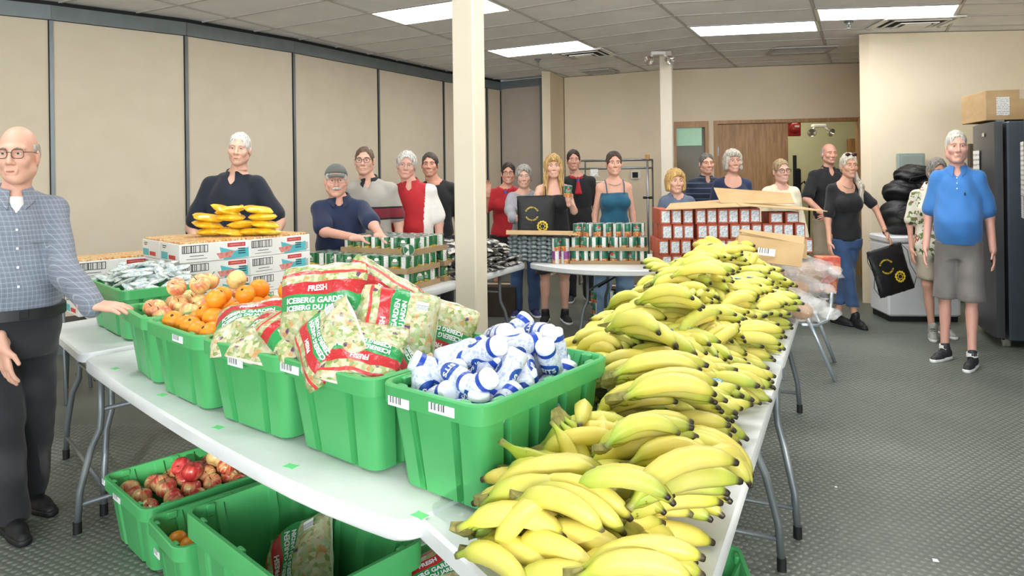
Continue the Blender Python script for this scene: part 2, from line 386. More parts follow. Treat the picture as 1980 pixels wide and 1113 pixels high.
for o in [x for x in col.objects if x.name.startswith('ceiling_light')]:
    i, k = divmod(int(o['ik'])+20, 100); k -= 20; del o['ik']
    o['label'] = {(2, -1): 'lit fluorescent ceiling panel whose end is hidden by the beige post', (2, 3): 'lit fluorescent ceiling panel beside the open ceiling vent, past the beige post',
                  (4, 3): 'lit fluorescent ceiling panel nearest the dark grille above the doors', (5, 2): 'lit fluorescent ceiling panel beside the square diffuser at the cream wall'}.get((i, k), 'unseen fluorescent ceiling panel added over the front of the hall')
# vents, sprinklers
m_grille = mat('grille_dark', '#4b4c4e', .6, .1)
def vent(px, py, w, h, rot, label, dark=False):
    p = on(px, py, CZ); e = empty('ceiling_vent', p, rot)
    mb = MB()
    for sx, sy, lx, ly in ((0, -h/2, w, .03), (0, h/2, w, .03), (-w/2, 0, .03, h), (w/2, 0, .03, h)): mb.box((sx, sy, -.008), (lx+.03, ly+.03 if lx > ly else ly, .016))
    mb.build('frame', m_white if not dark else m_bar, e)
    MB().box((0, 0, .004), (w-.02, h-.02, .006)).build('backing', m_dark if not dark else m_grille, e)
    if dark:
        for k in range(9): MB().box((0, -h/2+(k+.7)*h/9.4, -.004), (w-.04, .012, .01), None).build('slat', m_bar, e)
    else:
        for q, s in ((.75, -.02), (.5, -.035)):
            mb = MB()
            for sx, sy, lx, ly in ((0, -h*q/2, w*q, .02), (0, h*q/2, w*q, .02), (-w*q/2, 0, .02, h*q), (w*q/2, 0, .02, h*q)): mb.box((sx, sy, s), (lx+.02, ly, .01) if lx > ly else (lx, ly, .01))
            mb.build('diffuser_ring', m_white, e)
        MB().box((0, 0, -.04), (w*.36, h*.36, .012), None, .004).build('diffuser_plate', m_white, e)
    tag(e, label, 'vent', 'ceiling vents')
vent(1132, 104, .62, .58, -UA, 'square ceiling diffuser with open dark slots next to a lit panel')
vent(1768, 43, .72, .5, R(-6), 'square ceiling diffuser at the top of the cream wall')
vent(1549, 96, .72, .42, R(-9), 'dark dusty ceiling grille above the wooden doors', True)
vent(1160, 138, .42, .42, -UA, 'small pale slatted ceiling grille near the back wall', True)
def sprinkler(px, py, label):
    e = empty('sprinkler_head', on(px, py, CZ)); MB().lathe([(.045, 0), (.045, -.008), (.02, -.012), (.02, -.03), (.01, -.032)], 14).build('cup', m_steel, e, 30)
    mb = MB()
    for s in (-1, 1): mb.tube([(s*.012, 0, -.03), (s*.018, 0, -.05), (0, 0, -.068)], .004, 6)
    mb.build('bracket', m_steel, e); MB().lathe([(.004, -.066), (.024, -.07), (.024, -.074), (.004, -.074)], 12).build('deflector', m_steel, e)
    tag(e, label, 'sprinkler', 'ceiling sprinklers')
sprinkler(1040, 115, 'small sprinkler head beside the lit panel past the post')
sprinkler(1641, 42, 'small sprinkler head under a water-stained tile')
# posts
def post(name, px, Y, w, label, rot):
    p = Vector((gx(px, Y), Y, 0)); mb = MB(); mb.box((0, 0, CZ/2), (w, w, CZ-.002), None, .008)
    o = mb.build(name, mat('post_paint', '#d9cfbc', .7, .02), None, False, p, (0, 0, rot)); struct(o); o['label'] = label; return o
post('wall_post', 909, 4.2, .145, 'square cream post rising from behind the bottle bin to the ceiling', -UA)
post('wall_post', 1291, 8.9, .15, 'slim cream post carrying twin emergency lamps', R(-20))
# emergency lamps
m_chrome = mat('chrome', '#d9d6cf', .2, .05, metal=.9)
def emlamp(p, sc_, label):
    e = empty('emergency_light', p); e.scale = (sc_,)*3
    MB().box((0, 0, 0), (.22, .1, .05), None, .01).build('battery_box', m_white, e)
    for s in (-1, 1):
        q = MB(); q.tube([(s*.07, -.02, -.01), (s*.12, -.05, -.06)], .012, 8); q.build('swivel', m_white, e)
        q = MB(); T = rotm((R(115), 0, s*R(25)), (s*.14, -.07, -.10)); q.lathe([(.02, -.06), (.05, -.02), (.07, .05), (.064, .05), (.03, .0)], 16, T); q.build('lamp_head', m_chrome, e, 40)
    tag(e, label, 'lamp', 'emergency lights')
emlamp(Vector((gx(1276, 8.7), 8.72, CZ-.05)), .85, 'twin-headed emergency lamp at the top of the slim post')
emlamp(at(1583, 243, 11.4), 1.0, 'twin-headed emergency lamp on the hallway wall beyond the open door')
# alarm bell in the hall
p = at(1537, 247, 10.9); e = empty('fire_alarm', p); mr = mat('alarm_red', '#a01f22', .35)
MB().box((0, .03, 0), (.2, .05, .26), None, .02).build('housing', mr, e)
MB().lathe([(.0, -.05), (.05, -.045), (.085, -.02), (.09, 0)], 20, rotm((R(-90), 0, 0), (0, 0, 0))).build('bell', mr, e, True); MB().box((.01, -.06, .02), (.07, .01, .03)).build('strobe', m_white, e)
tag(e, 'red fire alarm on the hallway wall beyond the open door', 'alarm')
# electrical panel on the cream wall
q = on(1738, 294, CZ); Yw = RW[0].lerp(RW[1], .15).y-.05
p = at(1761, 322, Yw); e = empty('electrical_panel', p); mg = mat('panel_grey', '#9aa8a4', .5, .04)
MB().box((0, 0, 0), (.30, .05, .30), None, .006).build('box', mg, e); MB().box((0, -.03, 0), (.24, .014, .25), None, .004).build('door', mg, e); MB().box((.0, -.042, -.03), (.1, .012, .04), None, .004).build('latch', m_white, e)
tag(e, 'grey electrical panel on the cream wall above the black bags', 'panel')
# dark wall plate behind the seated bag heap, by the fridge
p = at(1889, 300, Yw); e = MB().box((0, 0, 0), (.2, .04, .26), None, .01).build('wall_unit', mat('unit_dark', '#5c5146', .5), None, False, p); tag(e, 'dark wall unit partly hidden behind the man in blue by the fridge', 'wall unit')
# wall thermostat on the back wall
p = at(1229, 338, bwp(1229).y-.03); e = empty('thermostat', p); MB().box((0, 0, 0), (.14, .03, .12), None, .006).build('case', m_white, e); MB().box((-.01, -.018, 0), (.085, .01, .085)).build('screen', m_dark, e)
tag(e, 'small square thermostat with dark face on the back wall', 'thermostat')

# dark folded stand just inside the hallway
p = Vector((gx(1537, 10.7), 10.7, 0)); e = empty('folded_stand', p)
MB().tube([(0, 0, 0), (0, 0, 1.75)], .03, 8).build('pole', m_dark, e, True); MB().box((.04, 0, .8), (.09, .08, 1.5), None, .02).build('folded_cover', m_dark, e); MB().tube([(.09, 0, .2), (.2, 0, .25), (.22, 0, 1.2), (.14, 0, 1.35), (.08, 0, 1.3)], .015, 8).build('hoop', m_dark, e, True); MB().lathe([(.12, 0), (.12, .02), (.02, .03)], 12).build('base', m_dark, e)
tag(e, 'dark folded stand with a hoop, just inside the hallway', 'stand')
# ================================================================ tables
TZ = .74
n = NT('table_plastic'); n.set(.45, spec=.45)
sm = n.noise(7, 6, rough=.7); n.color(n.ramp(sm, [(.3, '#d6dadb'), (.5, '#dde0e1'), (.75, '#e3e6e7')])); n.bump(n.noise(420, 2), .12, .002); m_table = n.m
m_leg = mat('leg_steel', '#72787c', .4, .06, metal=.35); m_foot = mat('rubber_black', '#111214', .6)
def rounded(pts, r, k=5):
    out = []; N = len(pts)
    for i in range(N):
        p, a, b = Vector(pts[i]), Vector(pts[i-1]), Vector(pts[(i+1) % N])
        da, db = (a-p).normalized(), (b-p).normalized(); ang = da.angle(db)
        t = min(r/math.tan(ang/2), (a-p).length*.45, (b-p).length*.45)
        if ang > R(165): out.append(p); continue
        p0, p1 = p+da*t, p+db*t
        for j in range(k+1):
            s = j/k; out.append(p0*(1-s)**2+p*2*s*(1-s)+p1*s**2)
    return out
def offset_in(pts, d):
    c = sum((Vector(p) for p in pts), Vector())/len(pts)
    return [Vector(p)+(c-Vector(p)).normalized()*d for p in pts]
def table(quad, label, legs, dz=0, thick=.05):
    """quad: plan corner points (counter clockwise); legs: pairs of plan points (end pair) with an outward direction"""
    quad = [Vector((p[0], p[1], 0)) for p in quad]
    c = (sum(quad, Vector())/len(quad)+sum((quad[0], quad[-1]), Vector())/2)/2; TZ = .74+dz
    e = empty('folding_table', c)
    pl = rounded([p-c for p in quad], .07)
    L = [[(p.x, p.y, z) for p in pp] for pp, z in ((offset_in(pl, .012), TZ-thick), (pl, TZ-thick+.008), (pl, TZ-.008), (offset_in(pl, .009), TZ))]
    mb = MB(); mb.loft(L); mb.build('tabletop', m_table, e, 40)
    for a, b, out in legs:
        a, b, out = [Vector((p[0], p[1], 0)) for p in (a, b, out)]; out.normalize(); ends = []
        for p, q in ((a, b), (b, a)):
            s = (p-q).normalized(); lc = p-c
            pts = [lc-s*.02+Vector((0, 0, TZ-thick)), lc-s*.02+Vector((0, 0, .50)), lc-s*.015+out*.0+Vector((0, 0, .44)), lc+s*.01+out*.03+Vector((0, 0, .36)),
                   lc+s*.05+out*.05+Vector((0, 0, .18)), lc+s*.06+out*.055+Vector((0, 0, .03))]
            lg = MB().tube(pts, .0145, 10).build('leg', m_leg, e, True)
            MB().tube([pts[-1]+Vector((0, 0, .02)), pts[-1]-Vector((0, 0, .03))], .0175, 10).build('foot_cap', m_foot, lg, 40)
            ends.append(pts)
        for z, i in ((.52, 1), (.26, 4)):
            u0 = ends[0][i].lerp(ends[0][i+1], .4 if i == 4 else 0)+Vector((0, 0, 0)); u1 = ends[1][i].lerp(ends[1][i+1], .4 if i == 4 else 0)
            u0.z = u1.z = (z if i == 1 else u0.z)
            MB().tube([u0, u1], .010, 8).build('crossbar', m_leg, e, True)
        mid = (a+b)/2-c
        MB().tube([mid+Vector((0, 0, .5)), mid-out*.3+Vector((0, 0, TZ-thick-.005))], .008, 8).build('brace', m_foot, e, True)
    return tag(e, label, 'table', 'folding tables')
def legpair(p0, p1, axis, inset=.2, side=.1):
    """legs under the end p0-p1, table running along axis away from that end"""
    p0, p1, axis = [Vector((p[0], p[1], 0)) for p in (p0, p1, axis)]; axis.normalize(); s = (p1-p0).normalized()
    return (p0+axis*inset+s*side, p1+axis*inset-s*side, -axis)
N1 = Vector((.6, .8, 0))
# table 1: bins
A1, B1 = on(160, 692, TZ), on(772, 1006, TZ); M1 = on(420, 858, TZ)
d1 = (B1-A1).normalized(); n1 = Vector((-d1.y, d1.x, 0)); Bx = on(818, 960, TZ)
qb = lambda t: A1*(1-t)**2+(M1*2-(A1+B1)*.5)*2*t*(1-t)+B1*t**2
T1 = [A1]+[qb(.1*i) for i in range(1, 10)]+[B1+d1*.03, B1+d1*.03+n1*.78, A1+n1*.78]
table(T1, 'light grey folding table carrying the row of green fruit and salad bins', [legpair(A1, A1+n1*.78, d1, .06, .03), legpair(B1+d1*.03+n1*.2, B1+d1*.03+n1*.78, -d1, .08, .05)])
# banana tables
U2 = Vector((.445, .895, 0)).normalized(); P2 = Vector((U2.y, -U2.x, 0))
R0, R1 = on(1380, 1113, TZ), on(1515, 697, TZ); U2 = (R1-R0).normalized(); P2 = Vector((U2.y, -U2.x, 0))
L0 = on(783, 972, TZ); L0n = L0+(on(940, 1113, TZ)-L0)*1.55; Rn = R0-U2*.24
LF = R1-P2*.70
table([L0n, Rn, R1-U2*.004, LF-U2*.004, L0], 'light grey folding table holding the bottle bin and the front of the banana pile', [legpair(R0-U2*.05, L0+P2*.06, U2, .36, .03), legpair(R1, LF, -U2, .26, .06)], -.006)
R2 = R1+U2*1.83; LF2 = R2-P2*.70
table([R1+U2*.006, R2, LF2, LF+U2*.006], 'light grey folding table under the far end of the banana pile and the bread bags', [legpair(R1+U2*.006, LF+U2*.006, U2, .12, .02), legpair(R2, LF2, -U2)])
# table 2: cartons
E0, E1 = on(72, 612, TZ), on(157, 684, TZ); a2 = Vector((.6, .8, 0))
E0 = E1+(E0-E1).normalized()*.86
T2 = [E0, E1, E1+a2*1.8, E0+a2*1.8]
table(T2, 'light grey folding table carrying the stacked white cartons and the bin of wrapped bars', [legpair(E0, E1, a2, .14, .06), legpair(E0+a2*1.8, E1+a2*1.8, -a2)], -.004)
# table 3: corn cans and foil packets
I0, I1 = on(745, 585, TZ), on(1019, 507, TZ); a3 = (I1-I0).normalized(); p3 = Vector((-a3.y, a3.x, 0))
T3 = [I0, I1, I1+p3*.84, I0+p3*.84]
table(T3, 'light grey folding table under the green vegetable cans and black foil packets', [legpair(I0, I0+p3*.84, a3), legpair(I1, I1+p3*.84, -a3, .3)])
# table 4: back run with soup cans and red boxes
K0, K1, K2 = on(1023, 509, TZ), on(1150, 522, TZ), on(1330, 521, TZ); d4 = (K2-K0).normalized(); p4 = Vector((-d4.y, d4.x, 0)); K3 = K2+d4*.75
K3 = on(1330, 521, TZ)+Vector((.62, .02, 0))
qk = lambda t: K0*(1-t)**2+(K1*2-(K0+K2)*.5)*2*t*(1-t)+K2*t**2
T4 = [K0]+[qk(.125*i) for i in range(1, 8)]+[K2, K3, K3+p4*.9, K0+p4*.82]
table(T4, 'light grey folding table at the back carrying soup cans and red boxes', [legpair(K0, K0+p4*.8, d4, .5, .05), legpair(K3, K3+p4*.8, -d4, .4, .05)], .003)
# green tape marks on the tables
m_tape = mat('green_tape', '#7be090', .6, .05)
for px, py, a in ((223, 712, -.6), (314, 763, -.6), (422, 826, -.5), (562, 901, -.5), (812, 996, -.7)):
    p = on(px, py, TZ); k = 1.0
    mb = MB(); w, h = .038*k, .026*k
    mb.loft([[(-w/2, -h/2, z), (w*.1, -h*.42, z), (w/2, -h/2, z), (w*.45, h*.1, z), (w/2, h/2, z), (-w*.1, h*.45, z), (-w/2, h/2, z), (-w*.42, 0, z)] for z in (0, .0008)])
    o = mb.build('tape_mark', m_tape, None, False, p, (0, 0, a)); tag(o, 'torn strip of bright green tape stuck on the grey table', 'tape', 'green tape marks')
# ================================================================ green bins
n = NT('green_bin'); n.set(.33, spec=.5); n.color(n.ramp(n.noise(4, 3), [(.3, '#4aa962'), (.7, '#54b56c')])); n.bump(n.noise(260, 2), .05, .002); m_bin = n.m
n = NT('barcode_sticker'); x, y, z = n.xyz('Generated')[:3]
bars = n.math('GREATER_THAN', n.noise(14, 2, vec=n.n('CombineXYZ', ins={0: x}).outputs[0]), .5)
zone = n.math('MULTIPLY', n.math('LESS_THAN', x, .62), n.math('MULTIPLY', n.math('GREATER_THAN', z, .3), n.math('GREATER_THAN', x, .1)))
n.color(n.mix(n.math('MULTIPLY', bars, zone), '#eef0f2', '#30343a')); n.set(.5); m_sticker = n.m
def bin_mesh(W=.40, L=.60, H=.30):
    """rounded box tote, grooved walls, turned rim, hollow"""
    def ring(hx, hy, r, groove):
        pts = []
        def side(a, b, nrm, cuts):
            ts = [0]
            for c, w in cuts: ts += [c-w, c-w*.75, c+w*.75, c+w]
            ts += [1]
            for i, t in enumerate(ts[:-1]):
                p = Vector(a).lerp(Vector(b), t); dpt = groove if (i-1) % 4 in (1, 2) and i > 0 else 0
                pts.append((p.x-nrm[0]*dpt, p.y-nrm[1]*dpt))
        sh = [(.20, .055), (.80, .055)]; lo = [(.12, .035), (.36, .05), (.64, .05), (.88, .035)]
        def arc(cx, cy, a0):
            for k in range(5): a = a0+PI/2*k/5; pts.append((cx+r*math.cos(a), cy+r*math.sin(a)))
        side((-hx+r, -hy), (hx-r, -hy), (0, -1), sh); arc(hx-r, -hy+r, -PI/2)
        side((hx, -hy+r), (hx, hy-r), (1, 0), lo); arc(hx-r, hy-r, 0)
        side((hx-r, hy), (-hx+r, hy), (0, 1), sh); arc(-hx+r, hy-r, PI/2)
        side((-hx, hy-r), (-hx, -hy+r), (-1, 0), lo); arc(-hx+r, -hy+r, PI)
        return pts
    k = .88; hx, hy = W/2, L/2; loops = []
    def add(s, o, r, g, z): loops.append([(a, b, z) for a, b in ring(hx*s+o, hy*s+o*1.0, r, g)])
    add(k, -.030, .03, .0, 0); add(k, -.016, .034, .022, .008); add(k*.25+.75, -.014, .036, .022, H*.80)
    add(1, -.012, .04, .0, H*.815); add(1, -.002, .045, 0, H*.82); add(1, 0, .048, 0, H*.985); add(1, -.003, .045, 0, H); add(1, -.014, .04, 0, H); add(1, -.018, .036, 0, H*.97)
    add(k*.25+.75, -.020, .032, .018, H*.78); add(k, -.026, .03, .018, .02); add(k, -.04, .03, 0, .012)
    mb = MB(); mb.loft(loops)
    for s in (-1, 1):            # latch bosses on the inside of the rim
        for t in (-.5, 0, .5):
            mb.box((s*(hx-.022), t*L*.7, H*.95), (.016, .035, H*.1), None, .004)
    for s in (-1, 1):
        for t in (-.3, .3): mb.box((t*W, s*(hy-.022), H*.95), (.03, .016, H*.1), None, .004)
    return mb.mesh('green_bin', m_bin, 35)
BINME = {}
def green_bin(a, b, L, H, z, label, stickers=((.12, .9, .12),), flip=1):
    """a, b: plan points of the near short side (left, right when seen from outside); L: length away from it"""
    a, b = Vector((a[0], a[1], 0)), Vector((b[0], b[1], 0)); W = (b-a).length; d = (b-a).normalized(); nn = Vector((-d.y, d.x, 0))
    key = (round(W, 2), round(L, 2), round(H, 2))
    if key not in BINME: BINME[key] = bin_mesh(W, L, H)
    c = (a+b)/2+nn*L/2
    o = link('green_bin', BINME[key], None, (c.x, c.y, z), (0, 0, math.atan2(d.y, d.x)))
    tag(o, label, 'bin', 'green plastic bins')
    for t, hz, w in stickers:
        s = MB().box((0, 0, 0), (w*.8, .002, .022), None).build('sticker', m_sticker, o, False, (-W/2+t*W+w/2, -L/2-.001, H*hz)); 
    return o, c, d, nn, W
BZ = TZ; RZ = 1.0; BH = .26
rim = lambda x, y, z=RZ: on(x, y, z)
BINS = {}
BINS['bottle'] = green_bin(rim(728, 737), rim(932, 790), .55, BH, BZ, 'green bin heaped with white and blue bottles beside the bananas', ((.1, .86, .09), (.5, .9, .1)))
BINS['salad2'] = green_bin(rim(535, 688), rim(716, 737), .55, BH, BZ, 'green bin piled highest with bagged salad, next to the bottle bin', ((.02, .9, .11),))
BINS['salad1'] = green_bin(rim(382, 652), rim(540, 692), .55, BH, BZ, 'green bin of bagged salad between the orange bin and the taller salad pile', ((.38, .82, .1),))
BINS['orange'] = green_bin(rim(276, 617), rim(381, 652), .55, BH, BZ, 'green bin of oranges on the table beside the apple bin', ((.56, .9, .1),))
BINS['apple'] = green_bin(rim(231, 590), rim(277, 616), .55, BH, BZ, 'green bin of red and yellow apples on the table', ())
BINS['bar'] = green_bin(on(140, 628, TZ)+Vector((.05, .02, 0)), on(235, 667, TZ), .42, BH*.95, BZ, 'green bin filled with wrapped snack bars under the outstretched hand', ())
# floor bins
BINS['fapple'] = green_bin(on(195, 918, .27), on(277, 990, .27), .58, .27, 0, 'green bin of red apples on the floor under the table', ((.03, .93, .04), (.3, .86, .1)))
BINS['forange'] = green_bin(on(280, 1000, .27), on(340, 1066, .27), .58, .27, 0, 'green bin with a few oranges on the floor between two other bins', ((.3, .7, .07),))
BINS['fsalad'] = green_bin(on(352, 985, .42), on(352, 985, .42)+Vector((.33, -.34, 0)), .42, .42, 0, 'large open green bin with a few salad bags at its bottom, on the floor', ())
q = on(352, 985, .42); zz = BINS.pop('fsalad'); 
for ch in list(zz[0].children): bpy.data.objects.remove(ch)
bpy.data.objects.remove(zz[0])
# the big bin: its long side runs under the table edge
La, Lb = on(352, 986, .42), on(800, 1080, .42)
lb = (on(512, 930, .42)-La); far = lb.normalized()
ld = Vector((-far.y, far.x, 0))*-1
La2 = La+ld*.74
BINS['fsalad'] = green_bin(La2, La2+(far*.42), .74, .42, 0, 'large open green bin with a few salad bags at its bottom, on the floor', ())
BINS['fsalad_b'] = green_bin(on(800, 1085, .27)+Vector((.14, -.42, 0)), on(800, 1085, .27)+Vector((.46, -.18, 0)), .5, .27, 0, 'green bin with a salad bag, mostly hidden under the table corner', ())
BINS['fbottle'] = green_bin(on(1472, 1049, .27)+Vector((-.62, -.40, 0)), on(1472, 1049, .27)+Vector((-.13, -.46, 0)), .46, .27, 0, 'green bin with white bottles on the floor under the banana table', ())
# ================================================================ fridges, freezer, boxes
n = NT('black_steel'); n.set(.38, metal=.55); n.color(n.ramp(n.noise(2, 3), [(.3, '#56585a'), (.7, '#626466')])); m_fr = n.m
m_frs = mat('fridge_side', '#5a626d', .35, .05, metal=.3)
m_paper = NT('paper_notice'); x, y, z = m_paper.xyz('Generated')[:3]
rows = m_paper.math('GREATER_THAN', m_paper.math('SINE', m_paper.math('MULTIPLY', z, 70)), .3)
wds = m_paper.math('GREATER_THAN', m_paper.noise(9, 2, vec=m_paper.n('CombineXYZ', ins={0: x, 1: y, 2: m_paper.math('MULTIPLY', z, 3)}).outputs[0]), .48)
m_paper.color(m_paper.mix(m_paper.math('MULTIPLY', rows, wds), '#e8e6e0', '#8d8d8d')); m_paper = m_paper.m
def fridge(p, ang, w, dpt, h, label, papers, handle):
    """p: near front bottom corner, front runs from p along ang; body extends to the outside of the front"""
    e = empty('refrigerator', p, ang)
    MB().box((w/2, -dpt/2-.03, h/2+.03), (w, dpt-.06, h-.06), None, .012).build('body', m_frs, e)
    mb = MB(); loops = []
    K = 9; prof = [(w*k/(K-1), .028*math.sin(PI*k/(K-1))) for k in range(K)]
    pl = [(a, b+.03) for a, b in prof]+[(w, -.03), (0, -.03)]
    mb.poly(pl[::-1], .08, h); mb.build('door', m_fr, e, 30)
    mb = MB()
    for q in (.06, w-.06): mb.box((q, -.05, .035), (.06, .06, .07), None, .01)
    mb.build('foot_caster', m_chrome, e)
    MB().box((w*.5, -.06, h+.012), (w*.5, .06, .024), None, .006).build('hinge_cover', m_steel, e)
    for a, zc, pw, ph in papers: MB().box((a, .05+.02*math.sin(PI*a/w), zc), (pw, .003, ph)).build('notice', m_paper, e)
    MB().box((handle, .03, .95), (.05, .05, .5), None, .012).build('handle', m_foot, e)
    MB().box((w*.3, .062, h-.1), (.06, .004, .03)).build('badge', m_chrome, e)
    return tag(e, label, 'refrigerator', 'dark refrigerators')
p1 = on(1936, 672, 0); fridge(p1, math.atan2(.927, .375), .75, .74, 1.9, 'dark refrigerator with a cardboard box on top, behind the man in blue', ((.45, 1.42, .22, .5),), .05)
p2 = on(1975, 752, 0); fridge(p2-Vector((.0, .3, 0)), math.atan2(1.0, .60), 1.25, .74, 1.93, 'dark refrigerator nearest the open floor, with two paper notices on its door', ((1.1, 1.5, .2, .42), (1.13, 1.2, .14, .17)), .3)
m_card = NT('cardboard'); m_card.set(.8, spec=.2)
cm = m_card.n('Mapping'); m_card.l(m_card.coord('Object'), cm.inputs[0]); cm.inputs['Scale'].default_value = (1, 1, 2)
m_card.color(m_card.ramp(m_card.noise(6, 5, vec=cm.outputs[0]), [(.3, '#b5966c'), (.7, '#c2a47b')])); m_card = m_card.m
m_tapec = mat('clear_tape', '#c9b79c', .25, .05)
e = empty('cardboard_box', p1+Vector((.42, .42, 1.925)), R(-14)); MB().box((0, 0, .13), (.62, .55, .26), None, .004).build('carton', m_card, e)
MB().box((-.18, -.277, .12), (.1, .003, .16)).build('label_sheet', m_paper, e); MB().box((-.02, -.277, .22), (.07, .003, .08)).build('packing_tape', m_tapec, e); tag(e, 'brown cardboard box on top of the dark refrigerator', 'box')
# chest freezer
fq = on(1718, 622, 0); fr = on(1842, 620, 0); fd = (fr-fq).normalized(); fw = (on(1850, 620, 0)-fq).length
e = empty('chest_freezer', fq, math.atan2(fd.y, fd.x)-R(7)); e.scale = (1, .72, .9); m_fz = mat('freezer_white', '#eef0f2', .3, .02)
MB().box((fw/2, .31, .46), (fw, .62, .80), None, .02).build('body', m_fz, e); MB().box((fw/2, .30, .905), (fw+.02, .64, .075), None, .02).build('lid', m_fz, e)
MB().box((fw/2, .32, .03), (fw-.04, .56, .06)).build('plinth', m_foot, e); MB().box((fw*.5, -.018, .885), (.16, .03, .03), None, .008).build('handle', m_fz, e)
tag(e, 'white chest freezer heaped with black drawstring bags', 'freezer'); FZ = (fq, fd, fw)
# metal clothes rack by the back wall
m_rack = mat('rack_steel', '#8d8f92', .3, .1, metal=.7)
ra, rb2 = at(1135, 560, 9.2), at(1255, 560, 8.9); ra.z = rb2.z = 0; e = empty('coat_rack', ra, math.atan2(rb2.y-ra.y, rb2.x-ra.x)); w = (rb2-ra).length
def hgt(py, Y): return at(1200, py, Y).z
h1, h2 = hgt(309, 9), hgt(325, 9)
MB().tube([(-.1, 0, .05), (-.1, 0, h1)], .014, 8).build('upright', m_rack, e, True); MB().tube([(w, 0, .05), (w, 0, h1)], .014, 8).build('upright', m_rack, e, True)
for z, y in ((h1, 0), (h1, .35), (h2, 0), (h2, .35)): MB().tube([(-.1, y, z), (w, y, z)], .012, 8).build('rail', m_rack, e, True)
for z in (h1, h2): MB().tube([(w, 0, z), (w, .35, z)], .012, 8).build('end_bar', m_rack, e, True)
MB().tube([(w, 0, .05), (w, .35, .05), (w, .35, h1)], .012, 8).build('base_bar', m_rack, e, True); MB().tube([(-.1, 0, .05), (-.1, .35, .05), (-.1, .35, h1)], .012, 8).build('base_bar', m_rack, e, True)
zk = hgt(382, 9); MB().tube([(w-.06, 0, zk), (w+.06, 0, zk)], .016, 8).build('clamp', m_foot, e); MB().box((w, 0, h1+.03), (.05, .05, .06)).build('end_cap', m_oak, e)
tag(e, 'tall metal coat rack standing against the back wall', 'rack')
hp = at(1152, 345, 9.0); e = empty('clothes_hanger', hp); MB().tube([(0, 0, .12), (.02, 0, .1), (0, 0, .06), (-.14, 0, -.04), (.14, 0, -.04), (0, 0, .06)], .006, 6).build('wire', m_white, e); MB().box((-.02, .01, .07), (.1, .02, .1), None, .01).build('tag_card', m_paper, e); tag(e, 'white clothes hanger on the metal rack', 'hanger')
# folding chair by the bread (white seat frame, chrome legs)
m_alu = mat('chair_tube', '#c6d2dd', .25, .05, metal=.6)
cp = [on(1616, 738, 0), on(1613, 700, 0)]
e = empty('metal_chair', (on(1616, 738, 0)+on(1600, 665, 0))/2); c = e.location.copy()
def pt(x, y, Y): return at(x, y, Y)-c
a, b = on(1616, 738, 0)-c, on(1614, 700, 0)-c
t0, t1 = at(1556, 602, 5.0)-c, at(1575, 600, 5.35)-c
MB().tube([t0, t0.lerp(a, .5), a], .014, 8).build('leg', m_alu, e, True); MB().tube([t1, b], .014, 8).build('leg', m_alu, e, True)
MB().tube([at(1550, 628, 5.0)-c, at(1580, 628, 5.05)-c, at(1598, 620, 5.1)-c, at(1606, 600, 5.15)-c, at(1612, 518, 5.2)-c], .013, 8).build('back_frame', m_alu, e, True)
MB().tube([a+Vector((-.36, .05, 0)), t0+Vector((-.1, .1, 0))], .014, 8).build('leg', m_alu, e, True); MB().tube([b+Vector((-.36, .08, 0)), t1+Vector((-.1, .1, 0))], .014, 8).build('leg', m_alu, e, True)
sv = (t0+t1)/2
mb = MB(); q = [t0+Vector((-.02, -.02, .03)), t0+Vector((.14, .02, .03)), t1+Vector((.14, .1, .03)), t1+Vector((-.02, .06, .03))]
mb.loft([[v+Vector((0, 0, z)) for v in q] for z in (-.012, .012)]); mb.build('seat', m_foot, e)
tag(e, 'metal chair with chrome legs beside the bread bags', 'chair')
# folding black chair against the partition, behind the cartons table
e = empty('black_chair', (gx(100, 5.1), 5.1, 0), R(40)); m_bl = mat('chair_black', '#17181b', .5)
for sx in (-.2, .2):
    MB().tube([(sx, -.2, 0), (sx, .1, .5), (sx, .22, .9)], .012, 8).build('leg', m_leg, e, True); MB().tube([(sx*.9, .25, 0), (sx*.9, -.1, .46)], .012, 8).build('leg', m_leg, e, True)
MB().box((0, -.02, .46), (.42, .4, .03), None, .01).build('seat', m_bl, e); MB().box((0, .19, .78), (.42, .03, .22), None, .012).build('backrest', m_bl, e)
tag(e, 'black folding chair behind the table, beside the partition', 'chair', 'black folding chairs')
e2 = clone(e); e2.location = (gx(185, 4.95), 4.95, 0); e2.rotation_euler.z = R(35); e2['label'] = 'black folding chair whose backrest shows behind the bin of bars'
# ================================================================ bananas
def tmesh(mb, name, mats, tv, smooth=True):
    me = mb.mesh(name, mats, smooth); a = me.attributes.new('t', 'FLOAT', 'POINT'); a.data.foreach_set('value', tv); return me
n = NT('banana_skin'); n.set(.42, spec=.35)
t = n.n('Attribute', attribute_name='t').outputs['Fac']; oi = n.n('ObjectInfo').outputs['Random']
yel = n.ramp(t, [(0, '#7a7540'), (.10, '#b3c042'), (.24, '#d6cd56'), (.5, '#e8d566'), (.84, '#e0ce5e'), (.93, '#b7b23c'), (.965, '#3a3120'), (1, '#17130e')])
grn = n.ramp(t, [(0, '#6a7a35'), (.10, '#8fb03a'), (.3, '#bccb50'), (.55, '#d9d564'), (.84, '#bfca50'), (.93, '#93a83a'), (.965, '#3a3120'), (1, '#17130e')])
base = n.mix(n.math('POWER', oi, 1.6), yel, grn)
sp = n.math('GREATER_THAN', n.noise(38, 4, rough=.75), .685)
base = n.mix(n.math('MULTIPLY', sp, .75), base, '#6d4a22')
n.color(n.mix(n.ramp(n.noise(12, 3), [(.45, (0, 0, 0)), (.75, (.35, .35, .35))]), base, '#d6cc92')); n.bump(n.noise(60, 2), .06, .002); m_ban = n.m
m_crown = mat('banana_crown', '#8f8a4c', .75, .35, 60)
